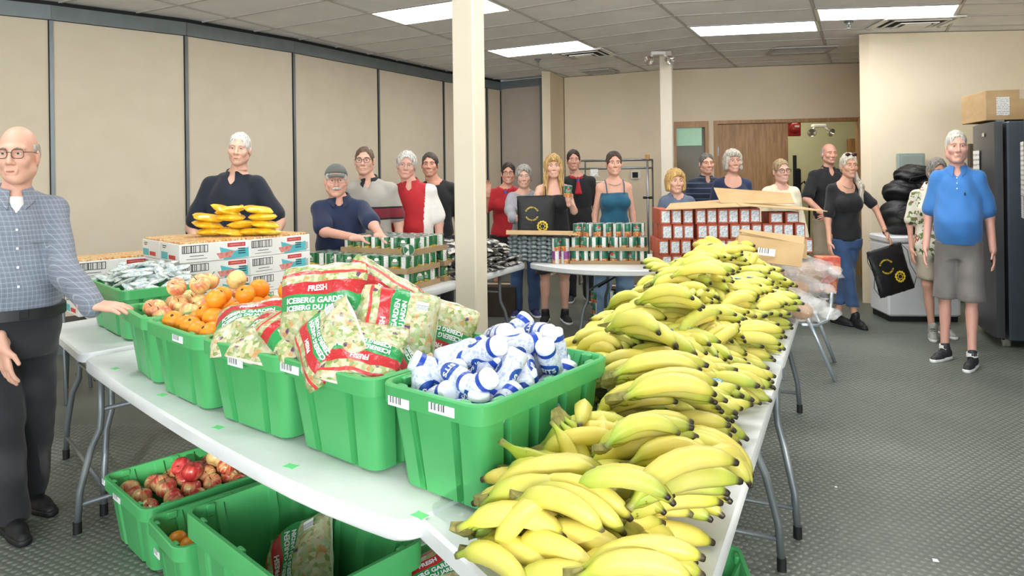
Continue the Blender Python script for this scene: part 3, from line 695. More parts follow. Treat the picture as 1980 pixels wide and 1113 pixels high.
def banana_mesh(length, curve, rad, seed):
    rs = random.Random(seed); mb = MB(); K = 15; loops = []; tv = []; pos = Vector((0, 0, 0)); ang = curve*.5
    prof = [(0, .34), (.05, .30), (.11, .33), (.16, .52), (.22, .80), (.30, .94), (.42, 1.0), (.55, 1.0), (.68, .97), (.78, .88), (.86, .73), (.92, .52), (.955, .34), (.985, .30), (1, .2)]
    last = 0; pts = []
    for tt, r in prof:
        pos = pos+Vector((math.cos(ang), 0, math.sin(ang)))*(tt-last)*length; w = 0 if tt < .12 else 1
        ang -= curve*(tt-last)*(1.15 if w else .25); last = tt; pts.append((pos.copy(), ang, r*rad, tt))
    for p, a, r, tt in pts:
        up = Vector((-math.sin(a), 0, math.cos(a))); L = []
        for k in range(10):
            th = 2*PI*k/10; rr = r*(1+.07*math.cos(5*th)); L.append(p+up*rr*math.cos(th)+Vector((0, 1, 0))*rr*.92*math.sin(th)); tv.append(tt)
        loops.append(L)
    mb.loft(loops); return tmesh(mb, 'banana', m_ban, tv)
BAN = [banana_mesh(.225, 1.25, .0205, 1), banana_mesh(.21, 1.05, .020, 2), banana_mesh(.20, 1.5, .0205, 3), banana_mesh(.235, .9, .021, 4)]
m_bst = NT('banana_sticker'); m_bst.color(m_bst.ramp(m_bst.noise(150, 2), [(.4, '#2b8fd0'), (.6, '#e9e36a')], 'CONSTANT')); m_bst.set(.4); m_bst = m_bst.m
def bunch_proto(nb, kind, seed):
    rs = random.Random(seed); e = empty('banana_bunch'); c = (nb-1)/2; col_ = []
    rows = [(i, 0) for i in range(nb)]
    if kind == 2: rows += [(i+.5, 1) for i in range(nb-1)]
    for i, row in rows:
        o = link('banana', rs.choice(BAN), e)
        yaw = (i-c)*R(5.5)+rs.uniform(-.05, .05); o.location = (0 if not row else .012, (i-c)*.020, (i-c)**2*-.0018-(.036 if row else 0)); o.rotation_euler = (-(i-c)*R(7)+rs.uniform(-.06, .06), -R(12)*row+rs.uniform(-.07, .07), yaw)
        o.scale = (1, 1.0, 1)*1; col_.append(o)
    mb = MB(); w = .0075*nb
    mb.loft([[(-.022, -w*.35, -.006), (-.022, w*.35, -.006), (-.022, w*.35, .008), (-.022, -w*.35, .008)], [(-.004, -w*.8, -.008), (-.004, w*.8, -.008), (-.004, w*.8, .009), (-.004, -w*.8, .009)], [(.014, -w*.95, -.004), (.014, w*.95, -.004), (.014, w*.95, .012), (.014, -w*.95, .012)]])
    mb.build('crown', m_crown, e, 50)
    if seed % 3 == 0:
        s = MB().loft([[(.018*math.cos(2*PI*k/10), .009*math.sin(2*PI*k/10), z) for k in range(10)] for z in (0, .0012)]).build('sticker', m_bst, col_[len(col_)//2], False, (.115, 0, .071), (0, R(6), 0))
        s.location = (.105, .0, .0); 
        # seat the sticker on the outer curve of that banana
        me = col_[len(col_)//2].data; top = max((v.co for v in me.vertices if .09 < v.co.x < .125), key=lambda q: q.z); s.location = (top.x, 0, top.z-.0002)
    KIDS[e.name] = list(e.children)
    for ch in e.children: KIDS[ch.name] = list(ch.children)
    return tag(e, None, 'bananas', 'banana bunches piled on the table')
PROTO = [bunch_proto(5, 1, 3), bunch_proto(4, 1, 4), bunch_proto(4, 2, 5), bunch_proto(6, 1, 6), bunch_proto(3, 1, 7), bunch_proto(5, 2, 8)]
BUSED = [False]*len(PROTO)
def put_bunch(i, loc, yaw, pitch=0, roll=0, s=1.0, label='bunch of ripening yellow bananas in the pile on the grey tables'):
    o = PROTO[i] if not BUSED[i] else clone(PROTO[i]); BUSED[i] = True
    o.location = loc; o.rotation_euler = Euler((roll, pitch, yaw), 'XYZ'); o.scale = (s,)*3; o['label'] = label; return o
HP = [(1.15, .06), (1.35, .095), (1.6, .13), (2.2, .16), (2.7, .185), (3.1, .22), (3.5, .27), (3.9, .31), (4.2, .30), (4.45, .2), (4.6, .1)]
def pileh(Y, t):
    h = np.interp(Y, [a for a, b in HP], [b for a, b in HP])
    return h*np.interp(t, [0, .08, .22, .5, .75, .95, 1], [.35, .62, 1.0, 1.0, .72, .4, .3])
rb = random.Random(21); cnt = 0; TL = 4.15
nlay = 7
for lay in range(nlay):
    z = TZ+.012+lay*.042
    s = -.18+rb.uniform(0, .04)
    while s < 3.45:
        base = R0+U2*s
        tt = .05+rb.uniform(0, .06)
        while tt < .92:
            w = .70; p = base-P2*(w*(1-tt)); t_ = tt
            if (s < .2 and tt < .46) or (.2 <= s < .78 and tt < .56): tt += .06; continue           # the bottle bin stands here
            if s > 2.72 and tt > .52: tt += .15; continue            # bread
            hh = pileh(p.y, t_)
            if z < TZ+hh and z > TZ+hh-.105:
                yaw = rb.gauss(-.30, .55) if rb.random() < .82 else rb.uniform(1.2, 4.4)
                ctr = Vector((p.x, p.y, z)); off = Vector((math.cos(yaw), math.sin(yaw), 0))*.10
                if tt > .7: yaw = rb.gauss(-.35, .3); off = Vector((math.cos(yaw), math.sin(yaw), 0))*.15
                slope = -.25 if tt > .6 else .05
                put_bunch(rb.choice((0, 1, 2, 3, 4, 5, 3, 0)), ctr-off+Vector((0, 0, rb.uniform(-.008, .012))), yaw, rb.gauss(slope*.3, .10), rb.gauss(-.18, .25), rb.uniform(1.0, 1.14)); cnt += 1
            tt += rb.uniform(.17, .25)
        s += rb.uniform(.10, .14)
# the loose front bananas read one by one
def aligned(o, c, t, roll):
    x = (t-c).normalized(); z = Vector((0, 0, 1))-x*x.z; z.normalize(); m = Matrix((x, z.cross(x), z)).transposed() @ Matrix.Rotation(roll, 3, 'X'); o.rotation_euler = m.to_euler('XYZ'); o.location = c
HERO = [(4, 1008, 958, .885, 1185, 1040, .845, .15, 'with a white patch, fanned toward the table corner'), (3, 1196, 1004, .855, 1385, 985, .845, -.95, 'stacked six deep along the table edge'), (0, 1112, 1108, .83, 1310, 1112, .83, -.45, 'lowest of the near end'),
        (1, 1100, 945, .90, 1232, 972, .885, -.55, 'arching beside the bottle bin'), (4, 1165, 868, .925, 1312, 872, .905, -.6, 'arching three abreast in the middle of the near slope'), (0, 1192, 772, .94, 1345, 775, .92, -.5, 'with a blue sticker on the near slope'),
        (1, 1080, 806, .93, 1105, 868, .86, .1, 'hanging down beside the bottle bin'), (3, 1196, 645, .965, 1318, 695, .93, -.55, 'curled in a ring on the outer side of the pile'), (0, 1180, 735, .94, 1335, 742, .93, -.7, 'lying across the pile above the bottle bin'),
        (4, 1215, 905, .885, 1345, 925, .87, -.8, 'tucked between two larger bunches'), (1, 1300, 835, .90, 1395, 905, .83, -.3, 'sliding toward the table edge'), (2, 1290, 940, .84, 1410, 900, .80, -.2, 'resting on the bare table edge'), (3, 1240, 590, 1.0, 1345, 610, .98, -.5, 'on the outer shoulder of the pile'), (0, 1295, 540, 1.02, 1400, 545, 1.01, -.5, 'near the soup cans'), (1, 1350, 505, 1.03, 1425, 500, 1.04, -.4, 'at the crest beside the red boxes')]
for i, x0, y0, z0, x1, y1, z1, ro, lb_ in HERO:
    c, t = on(x0, y0, z0), on(x1, y1, z1); o = put_bunch(i, c, 0, 0, 0, max(.95, min(1.25, (t-c).length/.185)), 'bunch of yellow bananas '+lb_); aligned(o, c, t, ro)
# two single bananas in front of the bunches
for m_, c, t, ro, lb_ in ((BAN[3], at(968, 852, 1.50), at(1167, 882, 1.60), PI, 'single greenish banana reaching out over the side of the bottle bin'), (BAN[2], on(963, 1072, .775), on(1086, 950, .90), .9, 'single bent banana with its stem down at the table corner')):
    o = link('banana', m_); aligned(o, c, t, ro); k = max(1.0, min(1.4, (t-c).length/.19)); o.scale = (k, 1.08, 1.08); tag(o, lb_, 'banana')
for i, u in enumerate(BUSED):
    if not u: put_bunch(i, on(1250, 1000, .8), 0)
# ================================================================ apples, oranges, bottles
def bin_pt(key, u, v):
    """u across the near side 0..1, v along the length 0..1 -> plan point"""
    o, c, d, nn, W = BINS[key]; L = o.data.vertices; 
    ly = max(x.co.y for x in L)-min(x.co.y for x in L); return c+d*((u-.5)*W)+nn*((v-.5)*ly), W, ly
def apple_mat(name, a, b, c_):
    n = NT(name); n.set(.28, spec=.5, coat=.2); x, y, z = n.xyz()[:3]
    ang = n.math('ARCTAN2', y, x); v = n.n('CombineXYZ', ins={0: n.math('MULTIPLY', ang, 2.2), 1: n.math('MULTIPLY', z, 6), 2: n.n('ObjectInfo').outputs['Random']}).outputs[0]
    oi = n.n('ObjectInfo').outputs['Random']; st = n.noise(2.2, 5, vec=v, rough=.7)
    patch = n.noise(14, 2); f = n.math('ADD', n.math('ADD', n.math('MULTIPLY', st, .5), n.math('MULTIPLY', patch, .75)), n.math('MULTIPLY', oi, .16))
    n.color(n.ramp(f, [(.52, a), (.66, b), (.80, c_)])); return n.m
m_app = apple_mat('apple_skin', '#a8262e', '#cf4a44', '#ead08a'); m_app2 = apple_mat('apple_blush', '#d0574a', '#e08a62', '#efd58c')
m_stem = mat('fruit_stem', '#4a3620', .8)
def apple_proto(m, seed):
    rs = random.Random(seed); mb = MB(); prof = []
    for i in range(13):
        th = PI*i/12; r = .0385*(math.sin(th)**.85 if 0 < th < PI else 0)*(1+.06*math.cos(th)*-1); z = -.036*math.cos(th)*(1-.28*math.exp(-(math.sin(th)/.35)**2)); prof.append((max(r, .0008), z))
    mb.lathe(prof, 16); me = mb.mesh('apple', m, True)
    o = link('apple', me); MB().tube([(0, 0, .022), (.002, 0, .032), (.005, 0, .042)], .0016, 5).build('stem', m_stem, o); KIDS[o.name] = list(o.children); return o
n = NT('orange_peel'); n.set(.35, spec=.45); n.color(n.ramp(n.noise(9, 2), [(.3, '#ee8a1c'), (.7, '#f7a22e')])); n.bump(n.noise(220, 2), .25, .003); m_or = n.m
def orange_proto():
    o = link('orange', MB().sphere((0, 0, 0), (.037, .037, .034), 16, 10).mesh('orange', m_or, True)); MB().lathe([(.006, .0325), (.005, .0345), (.001, .0345)], 6).build('stem_button', m_stem, o); KIDS[o.name] = list(o.children); return o
def scatter(proto, key, pts, label, cat, group, flat=False):
    used = False
    for (x, y, z) in pts:
        o = clone(proto) if used else proto; used = True
        o.location = (x, y, z); o.rotation_euler = (random.uniform(-.9, .9), random.uniform(-.9, .9), random.uniform(0, 6)); k = random.uniform(.92, 1.08); o.scale = (k, k, k)
        tag(o, label, cat, group)
def mound(key, u0, u1, v0, v1, zc, dz, step, rs, top=.0):
    out = []; p, W, ly = bin_pt(key, 0, 0); nu = max(2, int((u1-u0)*W/step)); nv = max(2, int((v1-v0)*ly/step))
    for i in range(nu):
        for j in range(nv):
            u = u0+(i+.5+(.5 if j % 2 else 0)*.6)/(nu+.3)*(u1-u0); v = v0+(j+.5)/nv*(v1-v0); q, _, _ = bin_pt(key, u, v)
            b = (1-(2*(i+.5)/nu-1)**2)*(1-(2*(j+.5)/nv-1)**2); out.append((q.x+rs.uniform(-.008, .008), q.y+rs.uniform(-.008, .008), zc+dz*b+rs.uniform(-.01, .012)))
    return out
rs = random.Random(5); zr = BZ+BH
scatter(apple_proto(m_app2, 1), 'apple', mound('apple', .12, .90, .10, .94, zr-.03, .05, .072, rs)+[(*bin_pt('apple', u, v)[0].xy, z) for u, v, z in ((.5, .3, zr+.075), (.4, .55, zr+.08), (.62, .7, zr+.085), (.55, .45, zr+.08))], 'blush red and yellow apple in the bin on the table', 'apple', 'apples in the table bin')
scatter(orange_proto(), 'orange', mound('orange', .1, .92, .07, .94, zr-.02, .05, .070, rs)+[(*bin_pt('orange', u, v)[0].xy, z) for u, v, z in ((.5, .3, zr+.075), (.62, .45, zr+.085), (.45, .62, zr+.085), (.7, .72, zr+.08), (.35, .4, zr+.075))], 'bright orange in the bin on the table', 'orange', 'oranges in the table bin')
scatter(apple_proto(m_app, 2), 'fapple', mound('fapple', .1, .9, .07, .93, .19, .05, .074, rs)+mound('fapple', .3, .75, .3, .8, .27, .02, .1, rs), 'red apple in the green bin on the floor', 'apple', 'apples in the floor bin')
scatter(orange_proto(), 'forange', [p_ for p_ in mound('forange', .12, .9, .08, .7, .17, .03, .076, rs)], 'orange in the green bin on the floor', 'orange', 'oranges in the floor bin')
# bottles
n = NT('bottle_label'); n.set(.3, spec=.5); x, y, z = n.xyz()[:3]; ang = n.math('ARCTAN2', y, x)
ea = n.math('POWER', n.math('DIVIDE', n.math('MINIMUM', n.math('ABSOLUTE', ang), n.math('SUBTRACT', PI, n.math('ABSOLUTE', ang))), 1.05), 2); eb = n.math('POWER', n.math('DIVIDE', n.math('SUBTRACT', z, .062), .026), 2); oval = n.math('LESS_THAN', n.math('ADD', ea, eb), 1)
dr_ = n.math('GREATER_THAN', n.noise(120, 2), .56); fine = n.math('MULTIPLY', dr_, n.math('GREATER_THAN', z, .02))
c0_ = n.mix(n.math('MULTIPLY', fine, .5), '#d6dbe6', '#7d97cf'); n.color(n.mix(oval, c0_, '#2450a8')); m_bot = n.m
m_blue = mat('cap_blue', '#2348b0', .3, .05); m_capw = mat('cap_white', '#e8edf6', .3, .02); m_wtext = mat('print_white', '#f4f6f8', .5, .02)
def bottle_proto():
    o = link('bottle', MB().lathe([(.022, 0), (.0285, .004), (.0295, .015), (.0285, .05), (.0295, .085), (.029, .100), (.0245, .108), (.024, .112)], 18).mesh('bottle', m_bot, 40))
    cp_ = MB().lathe([(.0255, .110), (.0262, .113), (.0262, .124)], 18).build('cap_ring', m_blue, o, 40); MB().lathe([(.0258, .124), (.0260, .135), (.0240, .138), (.004, .138)], 18).build('cap', m_capw, o, 40)
    tm = text_mesh('SITS', .023, m_wtext, extrude=.0002, bold=.0006)
    for v in tm.vertices:                       # wrap the word round the label
        a = v.co.x/.0285; rr = .0298+v.co.z; zz = v.co.y; v.co = (rr*math.cos(a), rr*math.sin(a), .062+zz)
    link('lettering', tm, o); link('lettering', tm, o, None, (0, 0, PI)); KIDS[o.name] = list(o.children); return o
bp = bottle_proto(); pts = []
for lay, (zc, u0, u1, v0, v1, st) in enumerate(((zr-.055, .1, .9, .06, .94, .066), (zr+.0, .15, .85, .12, .9, .075), (zr+.05, .22, .72, .25, .85, .10))):
    pts += mound('bottle', u0, u1, v0, v1, zc, .02, st, rs)
used = False
for (x, y, z) in pts:
    o = clone(bp) if used else bp; used = True; _o, _c, _d, _n, _W = BINS['bottle']
    x0_, y0_ = x, y
    for _ in range(200):
        k_ = .6*_/200; x, y = x0_+(_c.x-x0_)*k_, y0_+(_c.y-y0_)*k_
        aim = Vector((rs.gauss(.1, .6), rs.gauss(-.35, .6), rs.gauss(.25, .3+.6*_/200))).normalized(); ok = True
        for e_ in (-.085, .085):
            q_ = Vector((x, y, z))+aim*e_-_c.to_3d()
            if z+aim.z*e_ < zr+.04 and (abs(q_.x*_d.x+q_.y*_d.y) > _W/2-.055 or abs(q_.x*_n.x+q_.y*_n.y) > .55/2-.055): ok = False
        if ok: break
    q = aim.to_track_quat('Z', 'Y').to_matrix() @ Matrix.Rotation(rs.uniform(0, 6.3), 3, 'Z'); o.rotation_euler = q.to_euler(); o.location = Vector((x, y, z))-aim*.075
    tag(o, 'white bottle with blue cap ring in the bin on the table', 'bottle', 'bottles in the table bin')
for u, v in ((.62, .55), (.74, .4), (.5, .4), (.66, .7), (.84, .62), (.4, .62)):
    o = clone(bp); p, _, _ = bin_pt('fbottle', u, v); aim = Vector((rs.uniform(-.5, .4), rs.uniform(-.6, .2), .7)).normalized(); o.rotation_euler = (aim.to_track_quat('Z', 'Y').to_matrix() @ Matrix.Rotation(rs.uniform(0, 6), 3, 'Z')).to_euler(); o.location = (p.x, p.y, .07+.03*rs.random())
    tag(o, 'white bottle in the green bin on the floor', 'bottle', 'bottles in the floor bin')
# ================================================================ salad bags
n = NT('salad_bag'); n.set(.25, spec=.5, coat=.2); x, y, z = n.xyz('Generated')[:3]
vo = n.n('TexVoronoi'); n.l(n.coord('Object'), vo.inputs['Vector']); vo.inputs['Scale'].default_value = 75
hue = n.n('SeparateColor'); n.l(vo.outputs['Color'], hue.inputs[0])
sal = n.ramp(hue.outputs[0], [(0, '#a2b072'), (.25, '#cccba6'), (.50, '#869a52'), (.68, '#c6b78e'), (.90, '#c98f55'), (.965, '#6a3f62')], 'CONSTANT')
sal = n.mix(n.ramp(n.noise(26, 4), [(.45, (0, 0, 0)), (.7, (.55, .55, .55))]), sal, '#c9cdb4')
wob = n.math('MULTIPLY_ADD', n.noise(7, 2), .16, -.08); yy = n.math('ADD', y, wob)
def band(lo, hi): return n.math('MULTIPLY', n.math('GREATER_THAN', yy, lo), n.math('LESS_THAN', yy, hi))
c_ = n.mix(band(.42, .60), sal, '#2f9a54'); c_ = n.mix(band(.60, .76), c_, '#c23034'); c_ = n.mix(band(.86, .90), c_, '#d8413f')
n.color(n.mix(n.math('GREATER_THAN', n.math('ABSOLUTE', n.math('SUBTRACT', y, .5)), .475), c_, '#e6d9cc')); n.bump(n.noise(30, 4), .5, .012); m_bag = n.m
def pillow(w, h, th, seed, nx=18, ny=14, crink=.008, seal=.06, rnd=1.0):
    rs_ = np.random.RandomState(seed); fr = rs_.uniform(12, 45, (6, 2)); ph = rs_.uniform(0, 6.28, (6,)); 
    def hf(x, y):
        e = max(0, 1-abs(2*x/w)**2.6)*max(0, 1-abs(2*y/(h*(1-seal)))**2.6); return th/2*e**.55
    def nz(x, y): return sum(math.sin(fr[i, 0]*x+fr[i, 1]*y+ph[i]) for i in range(6))/6
    vs = []; fs = []
    for s in (1, -1):
        for j in range(ny+1):
            for i in range(nx+1):
                x = (i/nx-.5)*w; y = (j/ny-.5)*h; hgt_ = hf(x, y); edge = 1-.05*math.cos(PI*y/h)-.16*rnd*abs(2*y/h)**6
                vs.append((x*edge+.004*nz(y*3, x), y*(1-.10*rnd*abs(2*x/w)**5)+.004*nz(x*3, y+1), s*(hgt_+.0008)+crink*nz(x*1.3+s, y*1.3)*(.5+hgt_/th)))
    N = (nx+1)*(ny+1)
    for s in (0, 1):
        for j in range(ny):
            for i in range(nx):
                a = s*N+j*(nx+1)+i; q = (a, a+1, a+nx+2, a+nx+1); fs.append(q if s == 0 else q[::-1])
    for i in range(nx):
        fs.append((i, N+i, N+i+1, i+1)); a = ny*(nx+1)+i; fs.append((a, a+1, N+a+1, N+a))
    for j in range(ny):
        a = j*(nx+1); b = (j+1)*(nx+1); fs.append((a, b, N+b, N+a)); a += nx; b += nx; fs.append((a, N+a, N+b, b))
    mb = MB(); mb.add(vs, fs); return mb, (lambda x, y: hf(x, y)+.0008+crink*nz(x*1.3+1, y*1.3)*(.5+hf(x, y)/th))
def bag_proto(seed, w=.29, h=.27, th=.115):
    mb, hf = pillow(w, h, th, seed, 26, 22, .017, .06, .5); o = link('salad_bag', mb.mesh('salad_bag', m_bag, True))
    for txt, yc, sz in (('ICEBERG GARDEN', .012, .024), ('ICEBERG DU JARDIN', -.011, .021)):
        tm = text_mesh(txt, sz, m_wtext, extrude=.0003, bold=.0008)
        for v in tm.vertices: v.co = (v.co.x, v.co.y+yc, hf(v.co.x, v.co.y+yc)+.0015+v.co.z)
        link('lettering', tm, o)
    tm = text_mesh('FRESH', .024, m_wtext, extrude=.0003, bold=.0008)
    for v in tm.vertices: v.co = (v.co.x, v.co.y+.050, hf(v.co.x, v.co.y+.050)+.0015+v.co.z)
    link('lettering', tm, o)
    s = MB().box((0, 0, 0), (.028, .04, .001)).build('barcode', m_sticker, o, False, (w*.3, -.07, hf(w*.3, -.07)+.004)); KIDS[o.name] = list(o.children); return o
BAGP = [bag_proto(s_) for s_ in (1, 2, 3)]; BAGU = [0, 0, 0]
def put_bag(i, p, normal, up_roll, s, label, group):
    o = clone(BAGP[i]) if BAGU[i] else BAGP[i]; BAGU[i] = 1
    nz_ = Vector(normal).normalized(); up = Vector((0, 0, 1))-nz_*nz_.z
    if up.length < .05: up = Vector((0, 1, 0))
    up.normalize(); xx = up.cross(nz_); m = Matrix((xx, up, nz_)).transposed() @ Matrix.Rotation(up_roll, 3, 'Z')
    o.rotation_euler = m.to_euler(); o.location = p; o.scale = (s,)*3; tag(o, label, 'salad bag', group); return o
# (image x, y, depth, facing normal, roll, scale)
SB = [(625, 592, 2.02, (-.15, -1, .35), .08, .92, 'upright salad bag, its garden lettering in full view, atop the tall salad pile'),
      (487, 630, 2.24, (-.1, -.6, 1), .35, .85, 'salad bag lying flat on the bin next to the oranges'),
      (540, 655, 2.10, (.0, -.5, 1), -.3, .85, 'salad bag sagging over the near rim beside the oranges bin'),
      (590, 640, 2.06, (.2, -.6, .8), .5, .8, 'salad bag wedged between the two salad bins'),
      (722, 590, 2.12, (.5, -.9, .3), -.6, .88, 'salad bag standing on edge with a red seam behind the lettered bag'),
      (690, 590, 2.28, (-.5, -.9, .3), -1.0, .85, 'salad bag on edge behind the row of upright salad bags'),
      (765, 640, 1.98, (.25, -1, .35), 1.35, .86, 'salad bag turned upright with its seam and barcode showing'),
      (635, 662, 1.90, (-.5, -.8, .6), 2.4, .75, 'salad bag slumped at the near corner of the tall salad pile'),
      (705, 682, 1.87, (.1, -.7, .8), 2.9, .75, 'salad bag lying over the near rim of the tall pile bin'),
      (845, 645, 2.20, (.15, -1, .5), 2.8, .82, 'salad bag turned upside down at the post side of the tall pile'),
      (800, 622, 2.30, (.3, -.8, .5), .9, .8, 'salad bag tucked behind the upturned bag by the post'),
      (660, 640, 2.12, (0, -.3, 1), .0, .95, 'salad bag buried in the middle of the tall pile'),
      (590, 612, 2.36, (-.2, -.5, .9), .6, .8, 'salad bag at the back of the bin next to the oranges'),
      (760, 680, 1.95, (.4, -.5, .9), 1.9, .72, 'salad bag pressed against the bottle bin')]
for i, (px, py, Y, nrm, roll, s_, lb_) in enumerate(SB): put_bag(i % 3, at(px, py, Y), nrm, roll, s_, lb_, 'bagged salads on the table')
o, c, d, nn, W = BINS['fsalad']
for i, (u, v, z, nrm, roll, s_, lb_) in enumerate(((.62, .62, .24, (-.45, -.55, .6), 2.3, 1.0, 'salad bag leaning against the inner wall of the large floor bin'), (.35, .62, .10, (0, -.5, 1), .6, 1.0, 'salad bag flat on the bottom of the large floor bin, under the leaning one'),
                                          (.45, .35, .13, (.2, -.5, 1), .2, 1.0, 'salad bag lying across others in the large floor bin'), (.55, .18, .10, (.2, -.4, 1), -.5, 1.0, 'salad bag at the end of the large floor bin near the table leg'))):
    p, _, _ = bin_pt('fsalad', u, v); put_bag(i % 3, Vector((p.x, p.y, z)), nrm, roll, s_, lb_, 'salad bags in the floor bin')
p, _, _ = bin_pt('fsalad_b', .4, .62); put_bag(1, Vector((p.x, p.y, .24)), (-.2, -.5, .9), .8, .9, 'salad bag in the bin hidden under the table corner', 'salad bags in the floor bin')
# ================================================================ wrapped bars in the far bin
n = NT('bar_wrapper'); n.set(.22, spec=.6, coat=.3); n.color(n.ramp(n.noise(45, 3), [(.3, '#6f8f5a'), (.45, '#e4ebea'), (.62, '#c3d3d8'), (.75, '#566a74')])); n.bump(n.noise(60, 3), .4, .004); m_barw = n.m
mb, _ = pillow(.04, .14, .022, 5, 6, 8, .003, .2); bme = mb.mesh('snack_bar', m_barw, True)
for (x, y, z) in mound('bar', .1, .92, .1, .92, BZ+BH*.93, .04, .055, rs)+mound('bar', .2, .8, .2, .85, BZ+BH+.035, .02, .07, rs):
    o = link('snack_bar', bme, None, (x, y, z), (rs.uniform(-.5, .5), rs.uniform(-.5, .5), rs.uniform(0, 6))); tag(o, 'small white and green wrapped snack bar in the green bin', 'snack bar', 'wrapped bars in the bin')
# ================================================================ white cartons
m_cart = mat('carton_white', '#e9e7e3', .55, .03); m_teal = mat('print_teal', '#57b4bd', .5, .05); m_sal = NT('print_salmon')
m_sal.color(m_sal.ramp(m_sal.noise(60, 2), [(.45, '#d98d84'), (.6, '#c26b63')])); m_sal = m_sal.m
m_logo = mat('print_red', '#c93a36', .5, .05); m_ink = mat('print_black', '#2a2b2d', .6)
n = NT('barcode_print'); x, y, z = n.xyz('Generated')[:3]
n.color(n.mix(n.math('GREATER_THAN', n.noise(26, 1, vec=n.n('CombineXYZ', ins={0: x}).outputs[0]), .5), '#e8e6e2', '#3a3a3c')); m_code = n.m
n = NT('wrapper_mix'); n.set(.3, spec=.5); w_ = n.n('TexWave'); n.l(n.coord('Object'), w_.inputs[0]); w_.inputs['Scale'].default_value = 14; w_.inputs['Distortion'].default_value = 2
n.color(n.ramp(n.noise(40, 3), [(.35, '#e79a4a'), (.5, '#f3dba0'), (.62, '#d9733e'), (.72, '#9ab04c')])); n.bump(w_.outputs[0], .8, .01); m_mixw = n.m
CL, CW, CH = .43, .29, .103
def carton_proto(top):
    o = MB().box((0, 0, CH/2), (CL, CW, CH-.002), None, .002).build('snack_carton', m_cart)
    y = -CW/2-.0008
    def pl(name, x, z, w, h, m, yy=y): return MB().box((0, 0, 0), (w, .0012, h)).build(name, m, o, False, (x, yy, z))
    pl('barcode_frame', -CL*.31, CH*.70, CL*.32, CH*.40, m_ink); pl('barcode', -CL*.31, CH*.70, CL*.30, CH*.34, m_code, y-.0008)
    pl('print_line', -CL*.29, CH*.34, CL*.17, .003, m_ink); pl('print_line', -CL*.29, CH*.18, CL*.26, .002, m_ink)
    t_ = MB(); t_.loft([[(CL*x_, yy, CH*z_) for x_, z_ in ((.06, .0), (.44, .08), (.42, .62), (.2, .44), (.0, .70), (.02, .3))] for yy in (y-.0006, y+.0006)]); t_.build('teal_print', m_teal, o)
    pl('logo_plate', CL*.22, CH*.78, CL*.24, CH*.22, m_logo, y-.001); pl('logo_border', CL*.22, CH*.78, CL*.27, CH*.29, m_wtext, y-.0004)
    pl('logo_strokes', CL*.22, CH*.78, CL*.2, CH*.08, m_sal, y-.0018)
    t_ = MB(); t_.loft([[(CL*x_, yy, CH*z_) for x_, z_ in ((.0, .08), (.14, .12), (.2, .46), (-.04, .38))] for yy in (y-.0016, y+.0006)]); t_.build('salmon_print', m_sal, o)
    for q in (.5, .36, .22): pl('print_line', CL*.29, CH*q*.9+.01, CL*.1, .005, m_ink, y-.0016)
    pl('symbol_print', CL*.44, CH*.35, CL*.05, CH*.4, m_code, y-.0012)
    x = -CL/2-.0008
    def pe(name, yy, z, w, h, m, xx=x): return MB().box((0, 0, 0), (.0012, w, h)).build(name, m, o, False, (xx, yy, z))
    pe('teal_print', CW*.28, CH*.30, CW*.34, CH*.38, m_teal); pe('logo_plate', -CW*.12, CH*.26, CW*.34, CH*.22, m_logo); pe('print_line', CW*.28, CH*.82, CW*.2, .004, m_ink); pe('print_line', CW*.3, CH*.72, CW*.16, .004, m_ink)
    if top: MB().box((0, 0, CH+.004), (CL*.96, CW*.96, .012), None, .004).build('wrapper_layer', m_mixw, o)
    KIDS[o.name] = list(o.children); return o
cpn, cpt_ = carton_proto(False), carton_proto(True); cu = {0: 0, 1: 0}
def cartons(p, ang, rows, label_fn):
    for k in range(rows):
        top = int(k == rows-1); src = cpt_ if top else cpn
        o = clone(src) if cu[top] else src; cu[top] = 1; j = .006
        o.location = (p[0]+random.uniform(-j, j), p[1]+random.uniform(-j, j), TZ+k*CH); o.rotation_euler = (0, 0, ang+random.uniform(-.02, .02)); tag(o, label_fn(k, rows), 'carton', 'white snack cartons on the table')
aL = math.atan2(.247, .246); da = Vector((math.cos(aL), math.sin(aL), 0)); db = Vector((-math.sin(aL), math.cos(aL), 0))
Q = Vector((-1.786, 3.75, 0))
ordn = ('bottom', 'second lowest', 'third', 'topmost')
cartons(Q+da*CL/2+db*CW/2, aL, 4, lambda k, r: f'white snack carton, {ordn[k]} of the stack at the near corner of its table')
cartons(Q+da*(CL/2)+db*(CW*1.5+.01), aL, 4, lambda k, r: f'white snack carton, {ordn[k]} of the stack behind the corner stack')
Q2 = on(483, 463, 1.152); a2_ = aL+.18; da2 = Vector((math.cos(a2_), math.sin(a2_), 0)); db2 = Vector((-math.sin(a2_), math.cos(a2_), 0)); Q2 = Vector((Q2.x, Q2.y, 0))
cartons(Q2+da2*CL/2+db2*CW/2, a2_, 4, lambda k, r: f'white snack carton, {ordn[k]} of the stack beside the salad bags')
cartons(Q2+da2*CL/2+db2*(CW*1.5+.01), a2_, 4, lambda k, r: f'white snack carton, {ordn[k]} of the stack between the pouches and the tall man')
cartons(Q-da*.04+db*(CW*2.0+.12)-da*.1, aL, 3, lambda k, r: f'white snack carton, {("bottom", "middle", "topmost")[k]} of the low stack behind the bin of bars')
